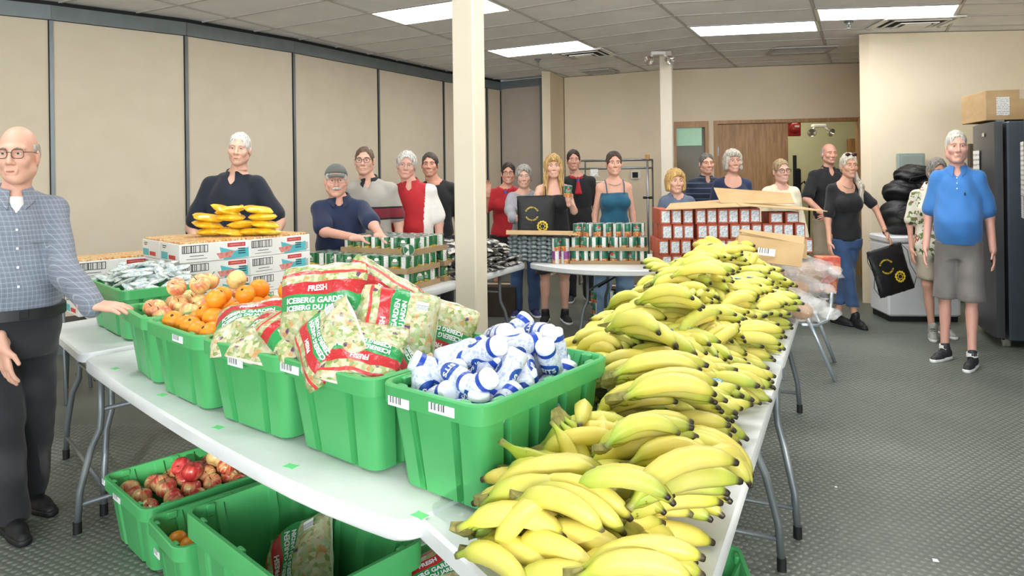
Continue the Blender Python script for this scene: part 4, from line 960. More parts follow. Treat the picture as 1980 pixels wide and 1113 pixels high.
# yellow pouches
n = NT('yellow_pouch'); n.set(.25, spec=.5, coat=.3); n.color(n.ramp(n.noise(14, 3), [(.3, '#f0a21e'), (.5, '#f5c62a'), (.62, '#f7d84a'), (.72, '#e9a88a')])); n.bump(n.noise(40, 3), .5, .006); m_pouch = n.m
mb, _ = pillow(.17, .13, .042, 9, 12, 10, .004, .12); pme = mb.mesh('yellow_pouch', m_pouch, True)
TP = 1.165
for px, py, zz, rz, tlt in ((408, 452, 0, .1, 0), (448, 455, 0, -.1, .1), (490, 453, 0, .05, 0), (515, 452, 0, .3, .05), (402, 438, 1, .2, .1), (470, 444, 1, -.2, -.1), (512, 442, 1, .1, .1), (402, 427, 2, .1, .12), (446, 428, 2, 0, .05), (508, 431, 2, 0, 0), (438, 413, 3, .3, .2), (445, 420, 3, .1, -.1), (500, 419, 3, .1, .1)):
    p = at(px, py, 4.16); p.z = TP+.022+zz*.043; o = link('yellow_pouch', pme, None, p, (tlt*1.5, tlt*1.2, rz*2+.3)); tag(o, 'yellow snack pouch heaped on top of the white cartons', 'pouch', 'yellow pouches on the cartons')
# ================================================================ cans
def can_label(name, main, low1, low2, emblem):
    n = NT(name); n.set(.35, spec=.5, coat=.2); x, y, z = n.xyz()[:3]; ang = n.math('ARCTAN2', y, x)
    food = n.ramp(n.noise(90, 3), [(.4, low1), (.55, low2), (.68, '#e8d7b0')]); 
    wav = n.math('MULTIPLY_ADD', n.math('COSINE', n.math('MULTIPLY', ang, 2)), .006, .038)
    c1 = n.mix(n.math('LESS_THAN', z, wav), main, food)
    stripe = n.math('MULTIPLY', n.math('GREATER_THAN', n.math('SINE', n.math('MULTIPLY', z, 620)), .6), n.math('MULTIPLY', n.math('GREATER_THAN', z, .05), n.math('LESS_THAN', n.math('ABSOLUTE', ang), .7)))
    c1 = n.mix(n.math('MULTIPLY', stripe, n.math('LESS_THAN', z, .075)), c1, '#e9efe6')
    em = n.math('LESS_THAN', n.math('ADD', n.math('POWER', n.math('DIVIDE', n.math('SUBTRACT', n.math('ABSOLUTE', ang), 0), .42), 2), n.math('POWER', n.math('DIVIDE', n.math('SUBTRACT', z, .082), .011), 2)), 1)
    c1 = n.mix(em, c1, emblem)
    pan = n.math('MULTIPLY', n.math('GREATER_THAN', n.math('ABSOLUTE', n.math('SUBTRACT', n.math('ABSOLUTE', ang), 2.0)), -1), n.math('LESS_THAN', n.math('ABSOLUTE', n.math('SUBTRACT', n.math('ABSOLUTE', ang), 1.95)), .42))
    txt = n.math('GREATER_THAN', n.noise(160, 2), .55); c1 = n.mix(pan, c1, n.mix(n.math('MULTIPLY', txt, .35), '#e9e9e4', '#6a6a6a'))
    n.color(c1); return n.m
m_tin = mat('tin_metal', '#b9bcc0', .28, .08, metal=.85)
m_corn = can_label('corn_label', '#1f6b3c', '#d9b23a', '#c8a02a', '#e9e4da'); m_soup = can_label('soup_label', '#1c6b50', '#c65a34', '#d98a4a', '#b8412f'); m_purp = can_label('purple_label', '#8c3d86', '#c9824a', '#d9a06a', '#e6d6e8')
def can_proto(m, r=.0385, h=.108):
    o = link('food_can', MB().lathe([(r*.96, .0), (r, .003), (r, h-.003), (r*.97, h)], 18).mesh('food_can', m, 40)); MB().lathe([(r*.985, h-.004), (r*.985, h+.001), (r*.9, h+.001), (r*.88, h-.003), (.002, h-.003)], 18).build('lid', m_tin, o, 40)
    KIDS[o.name] = list(o.children); return o
CANS = {'corn': can_proto(m_corn), 'soup': can_proto(m_soup), 'purple': can_proto(m_purp)}; CUSE = set()
def put_can(kind, p, label, group, rot=None):
    o = clone(CANS[kind]) if kind in CUSE else CANS[kind]; CUSE.add(kind); o.location = p; o.rotation_euler = rot or (0, 0, random.uniform(0, 6.28)); tag(o, label, 'can', group); return o
m_tray = mat('tray_card', '#a58b67', .8, .06, 14)
def tray(p, ang, nx, ny, label, group, fill, kind, cans_label, skip=lambda i, j: False, lip=.035, grp='x', dz=0, front=None):
    s = .0785; w, d = nx*s+.008, ny*s+.008; e = None
    if label:
        e = empty('can_tray', p, ang); MB().box((0, 0, .002), (w, d, .004)).build('base', m_tray, e)
        for x, y, a, b in ((0, -d/2, w, .004), (0, d/2, w, .004), (-w/2, 0, .004, d), (w/2, 0, .004, d)): MB().box((x, y, lip/2), (a+.004, b+.004, lip)).build('side', m_tray, e)
        tag(e, label, 'tray', group)
    for i in range(nx):
        for j in range(ny):
            if not fill(i, j): continue
            q = rotm((0, 0, ang), p) @ Vector(((i-(nx-1)/2)*s, (j-(ny-1)/2)*s, .005)); put_can(kind(i, j) if callable(kind) else kind, q, cans_label, grp)
# corn stack: three tiers of trays on table 3, seen along its near end
ca = math.atan2(a3.y, a3.x)-PI/2; cx_ = Vector((math.cos(ca), math.sin(ca), 0)); cy_ = Vector((-math.sin(ca), math.cos(ca), 0))
fr0 = on(786, 566, TZ); fr0 = Vector((fr0.x, fr0.y, TZ))-cx_*.02+cy_*.05     # near right corner of the stack
shell = lambda nx, ny: (lambda i, j: j <= 1 or i >= nx-2)
T_ = .113
lab = 'green-labelled vegetable can in the tray stack on the table'
for tier, (nxs, ny, sx, yoff) in enumerate((((6, 5), 5, 0, 0), ((6, 5), 5, .0, 0), ((4, 4), 5, .0, .14))):
    x = 0
    for q, nx in enumerate(nxs):
        w = nx*.0785+.01; c = fr0-cx_*(x+w/2+(.02 if tier == 2 else 0))+cy_*(yoff+ny*.0785/2)+Vector((0, 0, tier*T_)); x += w
        if tier == 2: fl = lambda i, j: True
        elif tier == 1: fl = lambda i, j: j <= 2 or i >= nx-1
        else: fl = lambda i, j: j == 0 or i >= nx-1
        nm = ('lowest', 'middle', 'top')[tier]+(' tray of green vegetable cans beside the table edge', ' tray of green vegetable cans toward the carton stack')[q]
        tray(c, ca, nx, ny, 'cardboard '+nm if not (q == 1 and tier < 2) else None, 'trays of vegetable cans', fl, 'corn', lab, grp='green vegetable cans on the table')
c = fr0+cy_*(.55)+Vector((0, 0, 0)); 
for tier in (0, 1): tray(fr0-cx_*.12+cy_*.62+Vector((0, 0, tier*T_)), ca, 3, 4, f'cardboard {("lower", "upper")[tier]} tray of green vegetable cans next to the foil packets', 'trays of vegetable cans', lambda i, j: i == 2 or j == 0 or tier == 1, 'corn', lab, grp='green vegetable cans on the table')
put_can('corn', fr0+cy_*.02-cx_*.03+Vector((0, 0, T_*2+.035)), 'green vegetable can lying tipped on its side on the trays', 'green vegetable cans on the table', (R(78), 0, R(20)))
# soup stack on the back table
sa = math.atan2(d4.y, d4.x)+R(14); sx_ = Vector((math.cos(sa), math.sin(sa), 0)); sy_ = Vector((-math.sin(sa), math.cos(sa), 0))
S0 = on(1066, 511, TZ); S0 = Vector((S0.x, S0.y, TZ+.003)); lab = 'soup can with green label in the stack on the back table'; G_ = 'soup cans on the back table'
for tier in (0, 1):
    for i in range(2):
        for j in range(3): put_can('purple' if tier == 0 and j < 2 else 'soup', S0+sx_*(.04+i*.0785)+sy_*(.045+j*.0785)+Vector((0, 0, tier*.109)), 'soup can with purple label at the end of the soup stack' if tier == 0 and j < 2 else 'soup can in the loose end column beside the soup trays', G_)
    for q in range(2):
        c = S0+sx_*(.165+.0785*2+q*.325)+sy_*(.16)+Vector((0, 0, tier*.113)); tray(c, sa, 4, 4, f'cardboard {("lower", "upper")[tier]} tray of soup cans {("beside the purple cans", "toward the red boxes")[q]}', 'trays of soup cans', lambda i, j: tier == 1 or j == 0 or i == 3, 'soup', lab, grp=G_, lip=.03)
    c = S0+sx_*(.165+.0785*2+.27)+sy_*(.50)+Vector((0, 0, tier*.113)); tray(c, sa+R(10), 5, 3, f'cardboard {("lower", "upper")[tier]} tray of soup cans along the far table edge', 'trays of soup cans', lambda i, j: tier == 1 or i == 4, 'soup', lab, grp=G_, lip=.03)
for i in range(7):
    for j in range(2): put_can('soup', S0+sx_*(.22+i*.084+.03*j)+sy_*(.12+j*.085)+Vector((0, 0, .227)), 'soup can standing loose on top of the soup trays', G_)
# cans stored under the back table
for i in range(3):
    for k in range(3): put_can('soup', at(1150, 600, 7.0).xy.to_3d()+Vector((i*.08, 0, k*.11)), 'soup can stacked on the floor under the back table', 'cans under the back table')
# ================================================================ red boxes
m_red = NT('red_box'); m_red.set(.5); m_red.color(m_red.ramp(m_red.noise(18, 3), [(.35, '#a8482f'), (.6, '#b85c3d'), (.72, '#bf6a5a')])); m_red = m_red.m
n = NT('box_label'); n.set(.55); z = n.xyz('Generated')[2]; n.color(n.mix(n.math('MULTIPLY', n.math('GREATER_THAN', n.noise(70, 3), .52), .5), '#e9ecee', '#7f93b5')); m_blab = n.m
BW_, BH_, BD_ = .080, .118, .19
rp = MB().box((0, 0, BH_/2), (BW_, BD_, BH_), None, .002).build('red_box', m_red); MB().box((0, 0, 0), (BW_*.76, .0015, BH_*.74)).build('label_sheet', m_blab, rp, False, (.002, -BD_/2-.0008, BH_*.5)); KIDS[rp.name] = list(rp.children)
r0 = on(1277, 523, TZ); r0 = Vector((r0.x, r0.y, TZ+.003)); r1 = on(1500, 500, TZ); ra_ = math.atan2(-.02, 1); rx = Vector((math.cos(ra_), math.sin(ra_), 0)); ry = Vector((-math.sin(ra_), math.cos(ra_), 0)); first = True
rowx = ((0, 12, .0), (-.02, 14, .0), (.01, 13, .005), (.0, 9, .0))
for k, (x0, nb, j_) in enumerate(rowx):
    for i in range(nb):
        for dep in range(1 if i > 0 else 2):
            if k == 3 and i == 3: pass
            o = rp if first else clone(rp); first = False; o.location = r0+rx*(x0+.05+i*(BW_+.004)+(.02 if i > 2 else 0))+ry*(.1+dep*.2+random.uniform(-.006, .006))+Vector((0, 0, k*(BH_+.001))); o.rotation_euler = (0, 0, ra_+random.uniform(-.05, .05))
            tag(o, ('red box with white end label, in the bottom row of the red stack', 'red box with white end label, in the second row of the red stack', 'red box with white end label, in the third row of the red stack', 'red box with white end label, in the top row of the red stack')[k], 'box', 'red boxes on the back table')
for i in range(2):
    o = clone(rp); o.location = r0+rx*(.05+9*.084+.10+i*.125)+ry*.1+Vector((0, 0, 3*(BH_+.001))); o.scale = (1.3, 1, .72); o.rotation_euler = (0, 0, ra_); tag(o, 'wide low red box lying on its side at the end of the top row', 'box', 'red boxes on the back table')
# flattened cardboard on the red stack
zt = TZ+4*BH_+.012; e = empty('cardboard_flat', r0+rx*.55+ry*.12+Vector((0, 0, zt-TZ)), ra_)
def sheet(name, pts, parent, th=.006, m=m_card):
    pts = [Vector(p) for p in pts]; nn_ = (pts[1]-pts[0]).cross(pts[2]-pts[0]).normalized()*th; mb = MB(); mb.loft([pts, [p+nn_ for p in pts]]); return mb.build(name, m, parent)
sheet('panel', [(-.52, -.20, -.01), (.12, -.22, .01), (.12, .2, .05), (-.40, .2, .02)], e); sheet('flap', [(.05, -.2, .015), (.70, -.24, -.035), (.66, .15, -.02), (.1, .2, .05)], e); sheet('raised_flap', [(-.05, -.02, .03), (.52, -.06, .02), (.52, .02, .10), (-.08, .06, .15)], e)
tag(e, 'opened flat cardboard carton lying across the red boxes', 'cardboard')
# open cardboard over the bread
e = empty('cardboard_sleeve', at(1490, 490, 4.05)); c = e.location
sheet('front_panel', [at(1425, 500, 4.0)-c, at(1548, 517, 3.9)-c, at(1556, 472, 3.95)-c, at(1430, 455, 4.05)-c], e); sheet('side_panel', [at(1425, 500, 4.0)-c, at(1430, 455, 4.05)-c, at(1412, 478, 4.35)-c, at(1408, 500, 4.3)-c], e)
sheet('flap', [at(1428, 448, 4.05)-c, at(1553, 474, 3.95)-c, at(1556, 459, 4.05)-c, at(1434, 444, 4.1)-c], e); sheet('back_panel', [at(1430, 480, 4.35)-c, at(1560, 500, 4.25)-c, at(1560, 462, 4.25)-c, at(1430, 450, 4.35)-c], e)
MB().box((0, 0, 0), (.095, .002, .04)).build('label_sheet', m_sticker, e, False, at(1482, 487, 3.94)-c, (0, R(7), R(-5))); tag(e, 'open cardboard carton with white label tilted over the bread bags', 'cardboard')
# ================================================================ bread
m_loaf = mat('bread_crust', '#b58048', .7, .25, 12, bump=.3, bscale=60)
n = NT('clear_plastic'); n.set(.12, spec=.6); n.color('#e6e6e4'); n.bump(n.noise(28, 4), .9, .02); n.b.inputs['Alpha'].default_value = .26; m_plas = n.m
def loaf_proto():
    mb = MB(); loops = []
    for i in range(9):
        t_ = i/8; s = (1-abs(2*t_-1)**5)**.4 if 0 < t_ < 1 else .55; loops.append([((t_-.5)*.28, .055*s*math.cos(a), .05+.05*s*math.sin(a)*(1.0 if math.sin(a) > 0 else .9)) for a in [2*PI*k/12 for k in range(12)]])
    mb.loft(loops); e = empty('bread_bag'); mb.build('loaf', m_loaf, e, True); pm, _ = pillow(.42, .21, .15, 4, 26, 16, .026, .1); o = pm.build('plastic_bag', m_plas, e, True, (.03, 0, .062)); 
    tw, _ = pillow(.10, .11, .04, 6, 6, 6, .012); tw.build('bag_tail', m_plas, e, True, (.25, 0, .06), (.3, .2, .1)); KIDS[e.name] = list(e.children); return e
lp = loaf_proto()
for i, (px, py, Y, rz, dz, lb_) in enumerate(((1465, 535, 3.80, .3, 0, 'bread loaf in clear plastic next to the bananas'), (1520, 545, 3.75, -.5, 0, 'bread bag lying along the table edge by the bananas'), (1545, 530, 4.05, -.3, .02, 'bread bag beside the metal chair'),
                                     (1515, 520, 4.0, .7, .10, 'bread bag on top of the other bread, below the open carton'), (1590, 528, 4.25, .2, .06, 'bread bag hanging over toward the metal chair'), (1560, 560, 3.55, -.9, 0, 'crumpled bread bag at the table edge nearest the bananas'), (1480, 500, 4.25, .1, .03, 'bread bag under the open cardboard carton'), (1575, 510, 4.3, -.6, .10, 'bread bag on top near the cracker box'))):
    o = clone(lp) if i else lp; q = on(px, py, TZ+.02); Y += .06; p = Vector((gx(px-(30 if px < 1560 else 42), Y), Y, TZ+.002+dz)); o.location = p; o.scale = (.92, .92, 1); o.rotation_euler = (0, 0, rz); tag(o, lb_, 'bread', 'bread in plastic bags')
m_crk = NT('cracker_box'); m_crk.color(m_crk.ramp(m_crk.noise(16, 3), [(.4, '#b8402c'), (.6, '#cf7a4a'), (.7, '#8c2f22')])); m_crk = m_crk.m
for i, (px, py, Y) in enumerate(((1586, 470, 4.6), (1578, 495, 4.62))):
    e = empty('cracker_box', (gx(px, 4.5), 4.42, TZ+.11*(1-i)*1.0+.003), R(-12)); MB().box((0, 0, .055), (.14, .1, .109), None, .003).build('carton', m_crk, e); MB().lathe([(.03, 0), (.03, .002), (.001, .002)], 16, rotm((R(90), 0, 0), (0, -.0505, .055))).build('round_print', m_sal, e)
    tag(e, ('red printed cracker box stacked beside the bread', 'red printed cracker box under another beside the bread')[i], 'box', 'cracker boxes')
# ================================================================ foil packets and grey pouches
n = NT('foil_packet'); n.set(.25, spec=.6, metal=.2); n.color(n.ramp(n.noise(17, 3), [(.40, '#15161a'), (.5, '#4a4a4c'), (.56, '#d6d2c8'), (.70, '#8f8a80')])); n.bump(n.noise(40, 3), .6, .006); m_foil = n.m
mb, _ = pillow(.17, .12, .03, 12, 10, 8, .006, .15); fme = mb.mesh('foil_packet', m_foil, True); rs2 = random.Random(9)
for k in range(7):
    for i in range(7):
        for j in range(3):
            s_ = .98+i*.15+rs2.uniform(-.03, .03); w_ = .10+j*.2+rs2.uniform(-.05, .05)
            if k*.034 > np.interp(s_, [.9, 1.1, 1.5, 1.8, 2.0], [.20, .26, .26, .14, .04]): continue
            if 0 < i < 6 and j == 1 and k < 4: continue
            p = I0+a3*s_+p3*w_; o = link('foil_packet', fme, None, (p.x, p.y, TZ+.018+k*.034), (rs2.uniform(-.25, .25), rs2.uniform(-.25, .25), rs2.uniform(0, 6))); tag(o, 'black and silver foil packet in the heap beside the post', 'packet', 'foil packets heaped on the table')
n = NT('grey_pouch'); n.set(.3, spec=.5); n.color(n.ramp(n.noise(30, 3), [(.38, '#5c6a6e'), (.52, '#9aa8aa'), (.64, '#d3d8d6')])); m_gp = n.m
mb, _ = pillow(.10, .10, .042, 15, 8, 6, .003, .1); gme = mb.mesh('grey_pouch', m_gp, True); g0 = on(990, 498, TZ)
gq = Vector((gx(990, 6.2), 6.2, TZ)); gd = Vector((.93, -.12, 0)).normalized()
for k in range(6):
    for i in range(6):
        p = gq+gd*(i*.085)+Vector((0, -.03*i, .02+k*.037)); o = link('grey_pouch', gme, None, p, (0, 0, rs2.uniform(-.15, .15))); tag(o, 'small grey pouch in the neat stack under the cardboard sheet', 'pouch', 'grey pouches stacked on the back table')
o = sheet('cardboard_sheet', [gq+gd*-.06+Vector((0, -.12, .245)), gq+gd*.55+Vector((0, -.28, .25)), gq+gd*.55+Vector((0, .12, .25)), gq+gd*-.06+Vector((0, .25, .25))], None); tag(o, 'thin cardboard sheet on top of the grey pouches', 'cardboard')
# ================================================================ black drawstring bags
m_nyl = mat('black_nylon', '#121214', .5, .2, 20, bump=.3, bscale=60, bdist=.01); m_yel = mat('print_yellow', '#e0c23a', .5, .08)
def bag_flat(name, p, rot, label, w=.36, h=.42, seed=3, cords=True, sc_=1.0):
    mb, hf = pillow(w, h, .06, seed, 16, 18, .010, .03, .15); o = link(name, mb.mesh(name, m_nyl, True), None, p, rot); o.scale = (sc_,)*3
    up = lambda x, y, e=.002: (x, y, hf(x, y)+e)
    def ringmesh(cx, cy, r0, r1, teeth, N=72):
        mb = MB(); a0 = []; a1 = []
        for k in range(N):
            a = 2*PI*k/N; rr = r1*(1+(.10 if teeth and (k//3) % 2 else 0)); a0.append(up(cx+r0*math.cos(a), cy+r0*math.sin(a))); a1.append(up(cx+rr*math.cos(a), cy+rr*math.sin(a)))
        mb.add(a0+a1, [(k, (k+1) % N, N+(k+1) % N, N+k) for k in range(N)]); return mb
    ex, ey = .055, -.075
    g = ringmesh(ex, ey, .036, .050, True); 
    g2 = ringmesh(ex, ey, .018, .023, False); g.add(g2.v, g2.f)
    for k in range(6):
        a = PI*k/3; c0, c1 = (ex+.022*math.cos(a), ey+.022*math.sin(a)), (ex+.041*math.cos(a), ey+.041*math.sin(a)); nx_, ny_ = -math.sin(a)*.003, math.cos(a)*.003
        g.add([up(c0[0]-nx_, c0[1]-ny_), up(c1[0]-nx_, c1[1]-ny_), up(c1[0]+nx_, c1[1]+ny_), up(c0[0]+nx_, c0[1]+ny_)], [(0, 1, 2, 3)])
    g.build('gear_emblem', m_yel, o)
    for txt, r, s in (('STARFISH PACK', .062, 1), ('NORTH DELTA', .062, -1)):
        tm = text_mesh(txt, .021, m_yel, extrude=.0, bold=.0006); cx, cy = -.045, .045
        for v in tm.vertices:
            a = v.co.x/r
            if s > 0: rr = r+v.co.y; x, y = cx+rr*math.sin(a), cy+rr*math.cos(a)
            else: rr = r-v.co.y; x, y = cx+rr*math.sin(a), cy-rr*math.cos(a)
            v.co = up(x, y, .0025)
        link('lettering', tm, o)
    if cords:
        for s in (-1, 1):
            mb = MB(); mb.tube([(s*w*.47, h*.48, 0), (s*w*.56, h*.3, .02), (s*w*.50, 0, .03), (s*w*.60, -h*.25, .02), (s*w*.47, -h*.47, 0)], .003, 6); mb.build('cord', m_foot, o, True)
    return tag(o, label, 'bag', 'black drawstring bags')
bag_flat('drawstring_bag', at(1037, 422, 6.75), (R(88), 0, R(4)), 'black drawstring bag with yellow emblems held up behind the table', .38, .44, 3, False)
bag_flat('drawstring_bag', at(1722, 522, 6.45), (R(84), R(-14), R(8)), 'black drawstring bag with yellow emblems hanging from a hand by the freezer', .37, .44, 8)
def heap_bag(px, py, Y, s, seed, label, sq=(1, 1, 1)):
    mb = MB(); rs_ = np.random.RandomState(seed); fr = rs_.uniform(4, 22, (8, 3)); ph = rs_.uniform(0, 6.3, 8); mb.sphere((0, 0, 0), 1.0, 36, 22)
    v = np.array(mb.v); d_ = sum(np.sin(v @ fr[i]*.6+ph[i]) for i in range(8))/8
    v = v*(1+.16*d_[:, None])*np.array(sq)*s; mb.v = [tuple(q) for q in v]; o = mb.build('drawstring_bag', m_nyl, None, True, at(px, py, Y))
    mb = MB(); pts = [Vector((math.sin(seed+k*1.1)*.9*sq[0]*s, -s*sq[1]*1.02, s*sq[2]*(.7-k*.32)))+Vector((0, -.01, 0)) for k in range(6)]; mb.tube(pts, .005, 6); mb.build('cord', m_foot, o, True)
    return tag(o, label, 'bag', 'black drawstring bags')
heap_bag(1745, 420, 7.15, .22, 3, 'crumpled black bag at the bottom of the heap on the freezer', (1.0, .9, .9)); heap_bag(1795, 425, 7.05, .2, 4, 'crumpled black bag beside the woman in the floral shirt', (1, .9, 1.0))
heap_bag(1748, 372, 7.2, .20, 5, 'crumpled black bag halfway up the heap on the freezer', (1.05, .9, .7)); heap_bag(1790, 365, 7.15, .2, 6, 'crumpled black bag in the upper half of the freezer heap', (.9, .9, .7)); heap_bag(1768, 338, 7.2, .19, 7, 'crumpled black bag crowning the heap on the freezer', (1.05, .9, .55))
# small things on the floor, dark cartons below the back tables
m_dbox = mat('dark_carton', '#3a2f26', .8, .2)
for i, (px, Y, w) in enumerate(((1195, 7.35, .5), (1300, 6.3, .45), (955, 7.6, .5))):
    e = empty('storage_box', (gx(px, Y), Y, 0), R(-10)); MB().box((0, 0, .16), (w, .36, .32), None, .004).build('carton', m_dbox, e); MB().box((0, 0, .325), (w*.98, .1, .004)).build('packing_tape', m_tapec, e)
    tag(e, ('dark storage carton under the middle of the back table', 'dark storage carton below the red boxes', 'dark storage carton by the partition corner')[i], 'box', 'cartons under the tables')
for px, py, s_ in ((1808, 1083, .012), (1616, 941, .007)):
    o = MB().loft([[(-s_, -s_*.6, z), (s_*.7, -s_, z), (s_, s_*.5, z), (-s_*.3, s_, z)] for z in (0, .002)]).build('paper_scrap', m_wtext, None, False, on(px, py, .0017)); tag(o, ('larger' if s_ > .01 else 'tiny')+' white paper scrap lying on the rubber floor', 'scrap')
# ================================================================ people: implicit surfaces -> one continuous body mesh, clothing as parts
class Field:
    def __init__(s, lo, hi, vox):
        s.v = vox; s.lo = np.array(lo, np.float32); n_ = np.ceil((np.array(hi)-np.array(lo))/vox).astype(int)+1
        s.ax = [s.lo[i]+vox*np.arange(n_[i], dtype=np.float32) for i in range(3)]; s.D = np.full(n_, .2, np.float32)
    def blk(s, lo, hi, m):
        sl = []
        for i in range(3):
            a = int(max(0, math.floor((lo[i]-m-s.lo[i])/s.v))); b = int(min(len(s.ax[i]), math.ceil((hi[i]+m-s.lo[i])/s.v)+1))
            if b <= a: return None, None
            sl.append(slice(a, b))
        return tuple(sl), [s.ax[0][sl[0]][:, None, None], s.ax[1][sl[1]][None, :, None], s.ax[2][sl[2]][None, None, :]]
    def _u(s, sl, d, k):
        a = s.D[sl]
        if k > 0: h = np.maximum(k-np.abs(a-d), 0)/k; s.D[sl] = np.minimum(a, d)-h*h*k*.25
        else: s.D[sl] = np.minimum(a, d)
    def cone(s, a, b, r1, r2=None, k=.02, flat=None, sub=False, off=0):
        """capsule with two radii; flat=(axis vector, factor) squashes it across that axis"""
        a, b = np.array(a, float), np.array(b, float); r2 = r1 if r2 is None else r2; r1 += off; r2 += off; m = max(r1, r2)+k+s.v*3
        sl, (X, Y, Z) = s.blk(np.minimum(a, b), np.maximum(a, b), m)
        if sl is None: return s
        ba = b-a; L = max(ba @ ba, 1e-9); px, py, pz = X-a[0], Y-a[1], Z-a[2]; t = np.clip((px*ba[0]+py*ba[1]+pz*ba[2])/L, 0, 1)
        qx, qy, qz = px-t*ba[0], py-t*ba[1], pz-t*ba[2]; r = r1+(r2-r1)*t; d2 = qx*qx+qy*qy+qz*qz
        if flat:
            f, fac = np.array(flat[0], float), flat[1]; f = f/np.linalg.norm(f); dd = qx*f[0]+qy*f[1]+qz*f[2]; d2 = d2+dd*dd*(1/fac**2-1)
        d = np.sqrt(np.maximum(d2, 1e-12))-r
        if flat: d = d*flat[1]**.5
        s._sub(sl, d, k) if sub else s._u(sl, d, k); return s
    def _sub(s, sl, d, k):
        a = s.D[sl]; d = -d
        if k > 0: h = np.maximum(k-np.abs(a-d), 0)/k; s.D[sl] = np.maximum(a, d)+h*h*k*.25
        else: s.D[sl] = np.maximum(a, d)
    def ell(s, c, r, k=.015, sub=False, off=0):
        r = np.array(r, float)+off; c = np.array(c, float); sl, g = s.blk(c-r, c+r, k+s.v*3)
        if sl is None: return s
        X, Y, Z = g; q = np.sqrt(((X-c[0])/r[0])**2+((Y-c[1])/r[1])**2+((Z-c[2])/r[2])**2); g2 = np.sqrt(((X-c[0])/r[0]**2)**2+((Y-c[1])/r[1]**2)**2+((Z-c[2])/r[2]**2)**2)
        d = q*(q-1)/np.maximum(g2, 1e-4); s._sub(sl, d, k) if sub else s._u(sl, d, k); return s
    def loft(s, prof, k=.02, off=0, ex=2.15):
        """prof rows: z, half width, half depth, cx, cy"""
        P = np.array(prof, float); sl, g = s.blk((P[:, 3]-P[:, 1]).min()*np.ones(3)*[1, 0, 0]+[0, (P[:, 4]-P[:, 2]).min(), P[0, 0]], [(P[:, 3]+P[:, 1]).max(), (P[:, 4]+P[:, 2]).max(), P[-1, 0]], abs(off)+k+s.v*3)
        X, Y, Z = g; z = Z[0, 0]; a, b, cx, cy = [np.interp(z, P[:, 0], P[:, i])[None, None, :] for i in range(1, 5)]; a = a+off; b = b+off
        q = (np.abs((X-cx)/a)**ex+np.abs((Y-cy)/b)**ex)**(1/ex); d = (q-1)*np.minimum(a, b); d = np.maximum(d, np.maximum(P[0, 0]-off-Z, Z-P[-1, 0]-off)); s._u(sl, d, k); return s
    def plane(s, nrm, dist, k=0):
        """keep the side where nrm.p < dist"""
        X, Y, Z = s.ax[0][:, None, None], s.ax[1][None, :, None], s.ax[2][None, None, :]; s.D = np.maximum(s.D, X*nrm[0]+Y*nrm[1]+Z*nrm[2]-dist); return s
    def wrinkle(s, amp, seed, f=(18, 14, 26)):
        rs_ = np.random.RandomState(seed); X, Y, Z = s.ax[0][:, None, None], s.ax[1][None, :, None], s.ax[2][None, None, :]; w = 0
        for i in range(5):
            q = rs_.uniform(-1, 1, 3)*np.array(f); w = w+np.sin(X*q[0]+Y*q[1]+Z*q[2]+rs_.uniform(0, 6)+1.5*np.sin(X*q[2]*.6+Z*q[1]*.5))
        s.D = s.D+(amp*w/5).astype(np.float32); return s
    def mesh(s):
        g = openvdb.FloatGrid(); b = 3*s.v; g.background = b
        A = np.clip(s.D, -b, b).astype(np.float32); A[0], A[-1] = b, b; A[:, 0], A[:, -1] = b, b; A[:, :, 0], A[:, :, -1] = b, b
        g.copyFromArray(A); pts, tri, quad = g.convertToPolygons(0.0, 0.0)[:3] if len(g.convertToPolygons(0.0, 0.0)) == 3 else (*g.convertToPolygons(0.0, 0.0)[:1], np.zeros((0, 3), int), g.convertToPolygons(0.0, 0.0)[1])
        return pts*s.v+s.lo, quad, tri
def np_mesh(name, parts, mats, smooth=True):
    """parts: list of (points, quads, tris, material index)"""
    vs = []; lp = []; st = []; mi = []; o = 0; ls = 0
    for p, q, t_, m in parts:
        vs.append(p); q = q[:, ::-1]; t_ = t_[:, ::-1] if len(t_) else t_
        for f, k in ((q, 4), (t_, 3)):
            if len(f): lp.append((f+o).ravel()); st.append(ls+np.arange(len(f))*k); ls += len(f)*k; mi.append(np.full(len(f), m))
        o += len(p)
    me = bpy.data.meshes.new(name); v = np.concatenate(vs).astype(np.float32); lp = np.concatenate(lp).astype(np.int32); st = np.concatenate(st).astype(np.int32)
    me.vertices.add(len(v)); me.vertices.foreach_set('co', v.ravel()); me.loops.add(len(lp)); me.loops.foreach_set('vertex_index', lp); me.polygons.add(len(st)); me.polygons.foreach_set('loop_start', st)
    for m in mats: me.materials.append(m)
    me.polygons.foreach_set('material_index', np.concatenate(mi).astype(np.int32)); me.update(calc_edges=True); me.polygons.foreach_set('use_smooth', [True]*len(st)); me.validate(); return me
def skin_mat(name, c, blush=.16):
    if name in MATS: return MATS[name]
    n = NT(name); n.set(.5, spec=.4, sss=.0); b = n.ramp(n.noise(7, 4), [(.3, shade(c, .93)), (.7, shade(c, 1.05))])
    n.color(n.mix(n.math('MULTIPLY', n.ramp(n.noise(16, 2), [(.48, (0, 0, 0)), (.7, (1, 1, 1))]), blush), b, (lin(c)[0]*.95, lin(c)[1]*.72, lin(c)[2]*.68))); n.bump(n.noise(150, 3), .08, .002); MATS[name] = n.m; return n.m
def hair_mat(name, c):
    if name in MATS: return MATS[name]
    n = NT(name); n.set(.5, spec=.35); mp = n.n('Mapping'); n.l(n.coord('Object'), mp.inputs[0]); mp.inputs['Scale'].default_value = (1, 1, .12); f = n.noise(110, 4, vec=mp.outputs[0]); n.color(n.ramp(f, [(.36, shade(c, .45)), (.52, c), (.66, shade(c, 1.35))])); n.bump(f, 1.0, .012); MATS[name] = n.m; return n.m
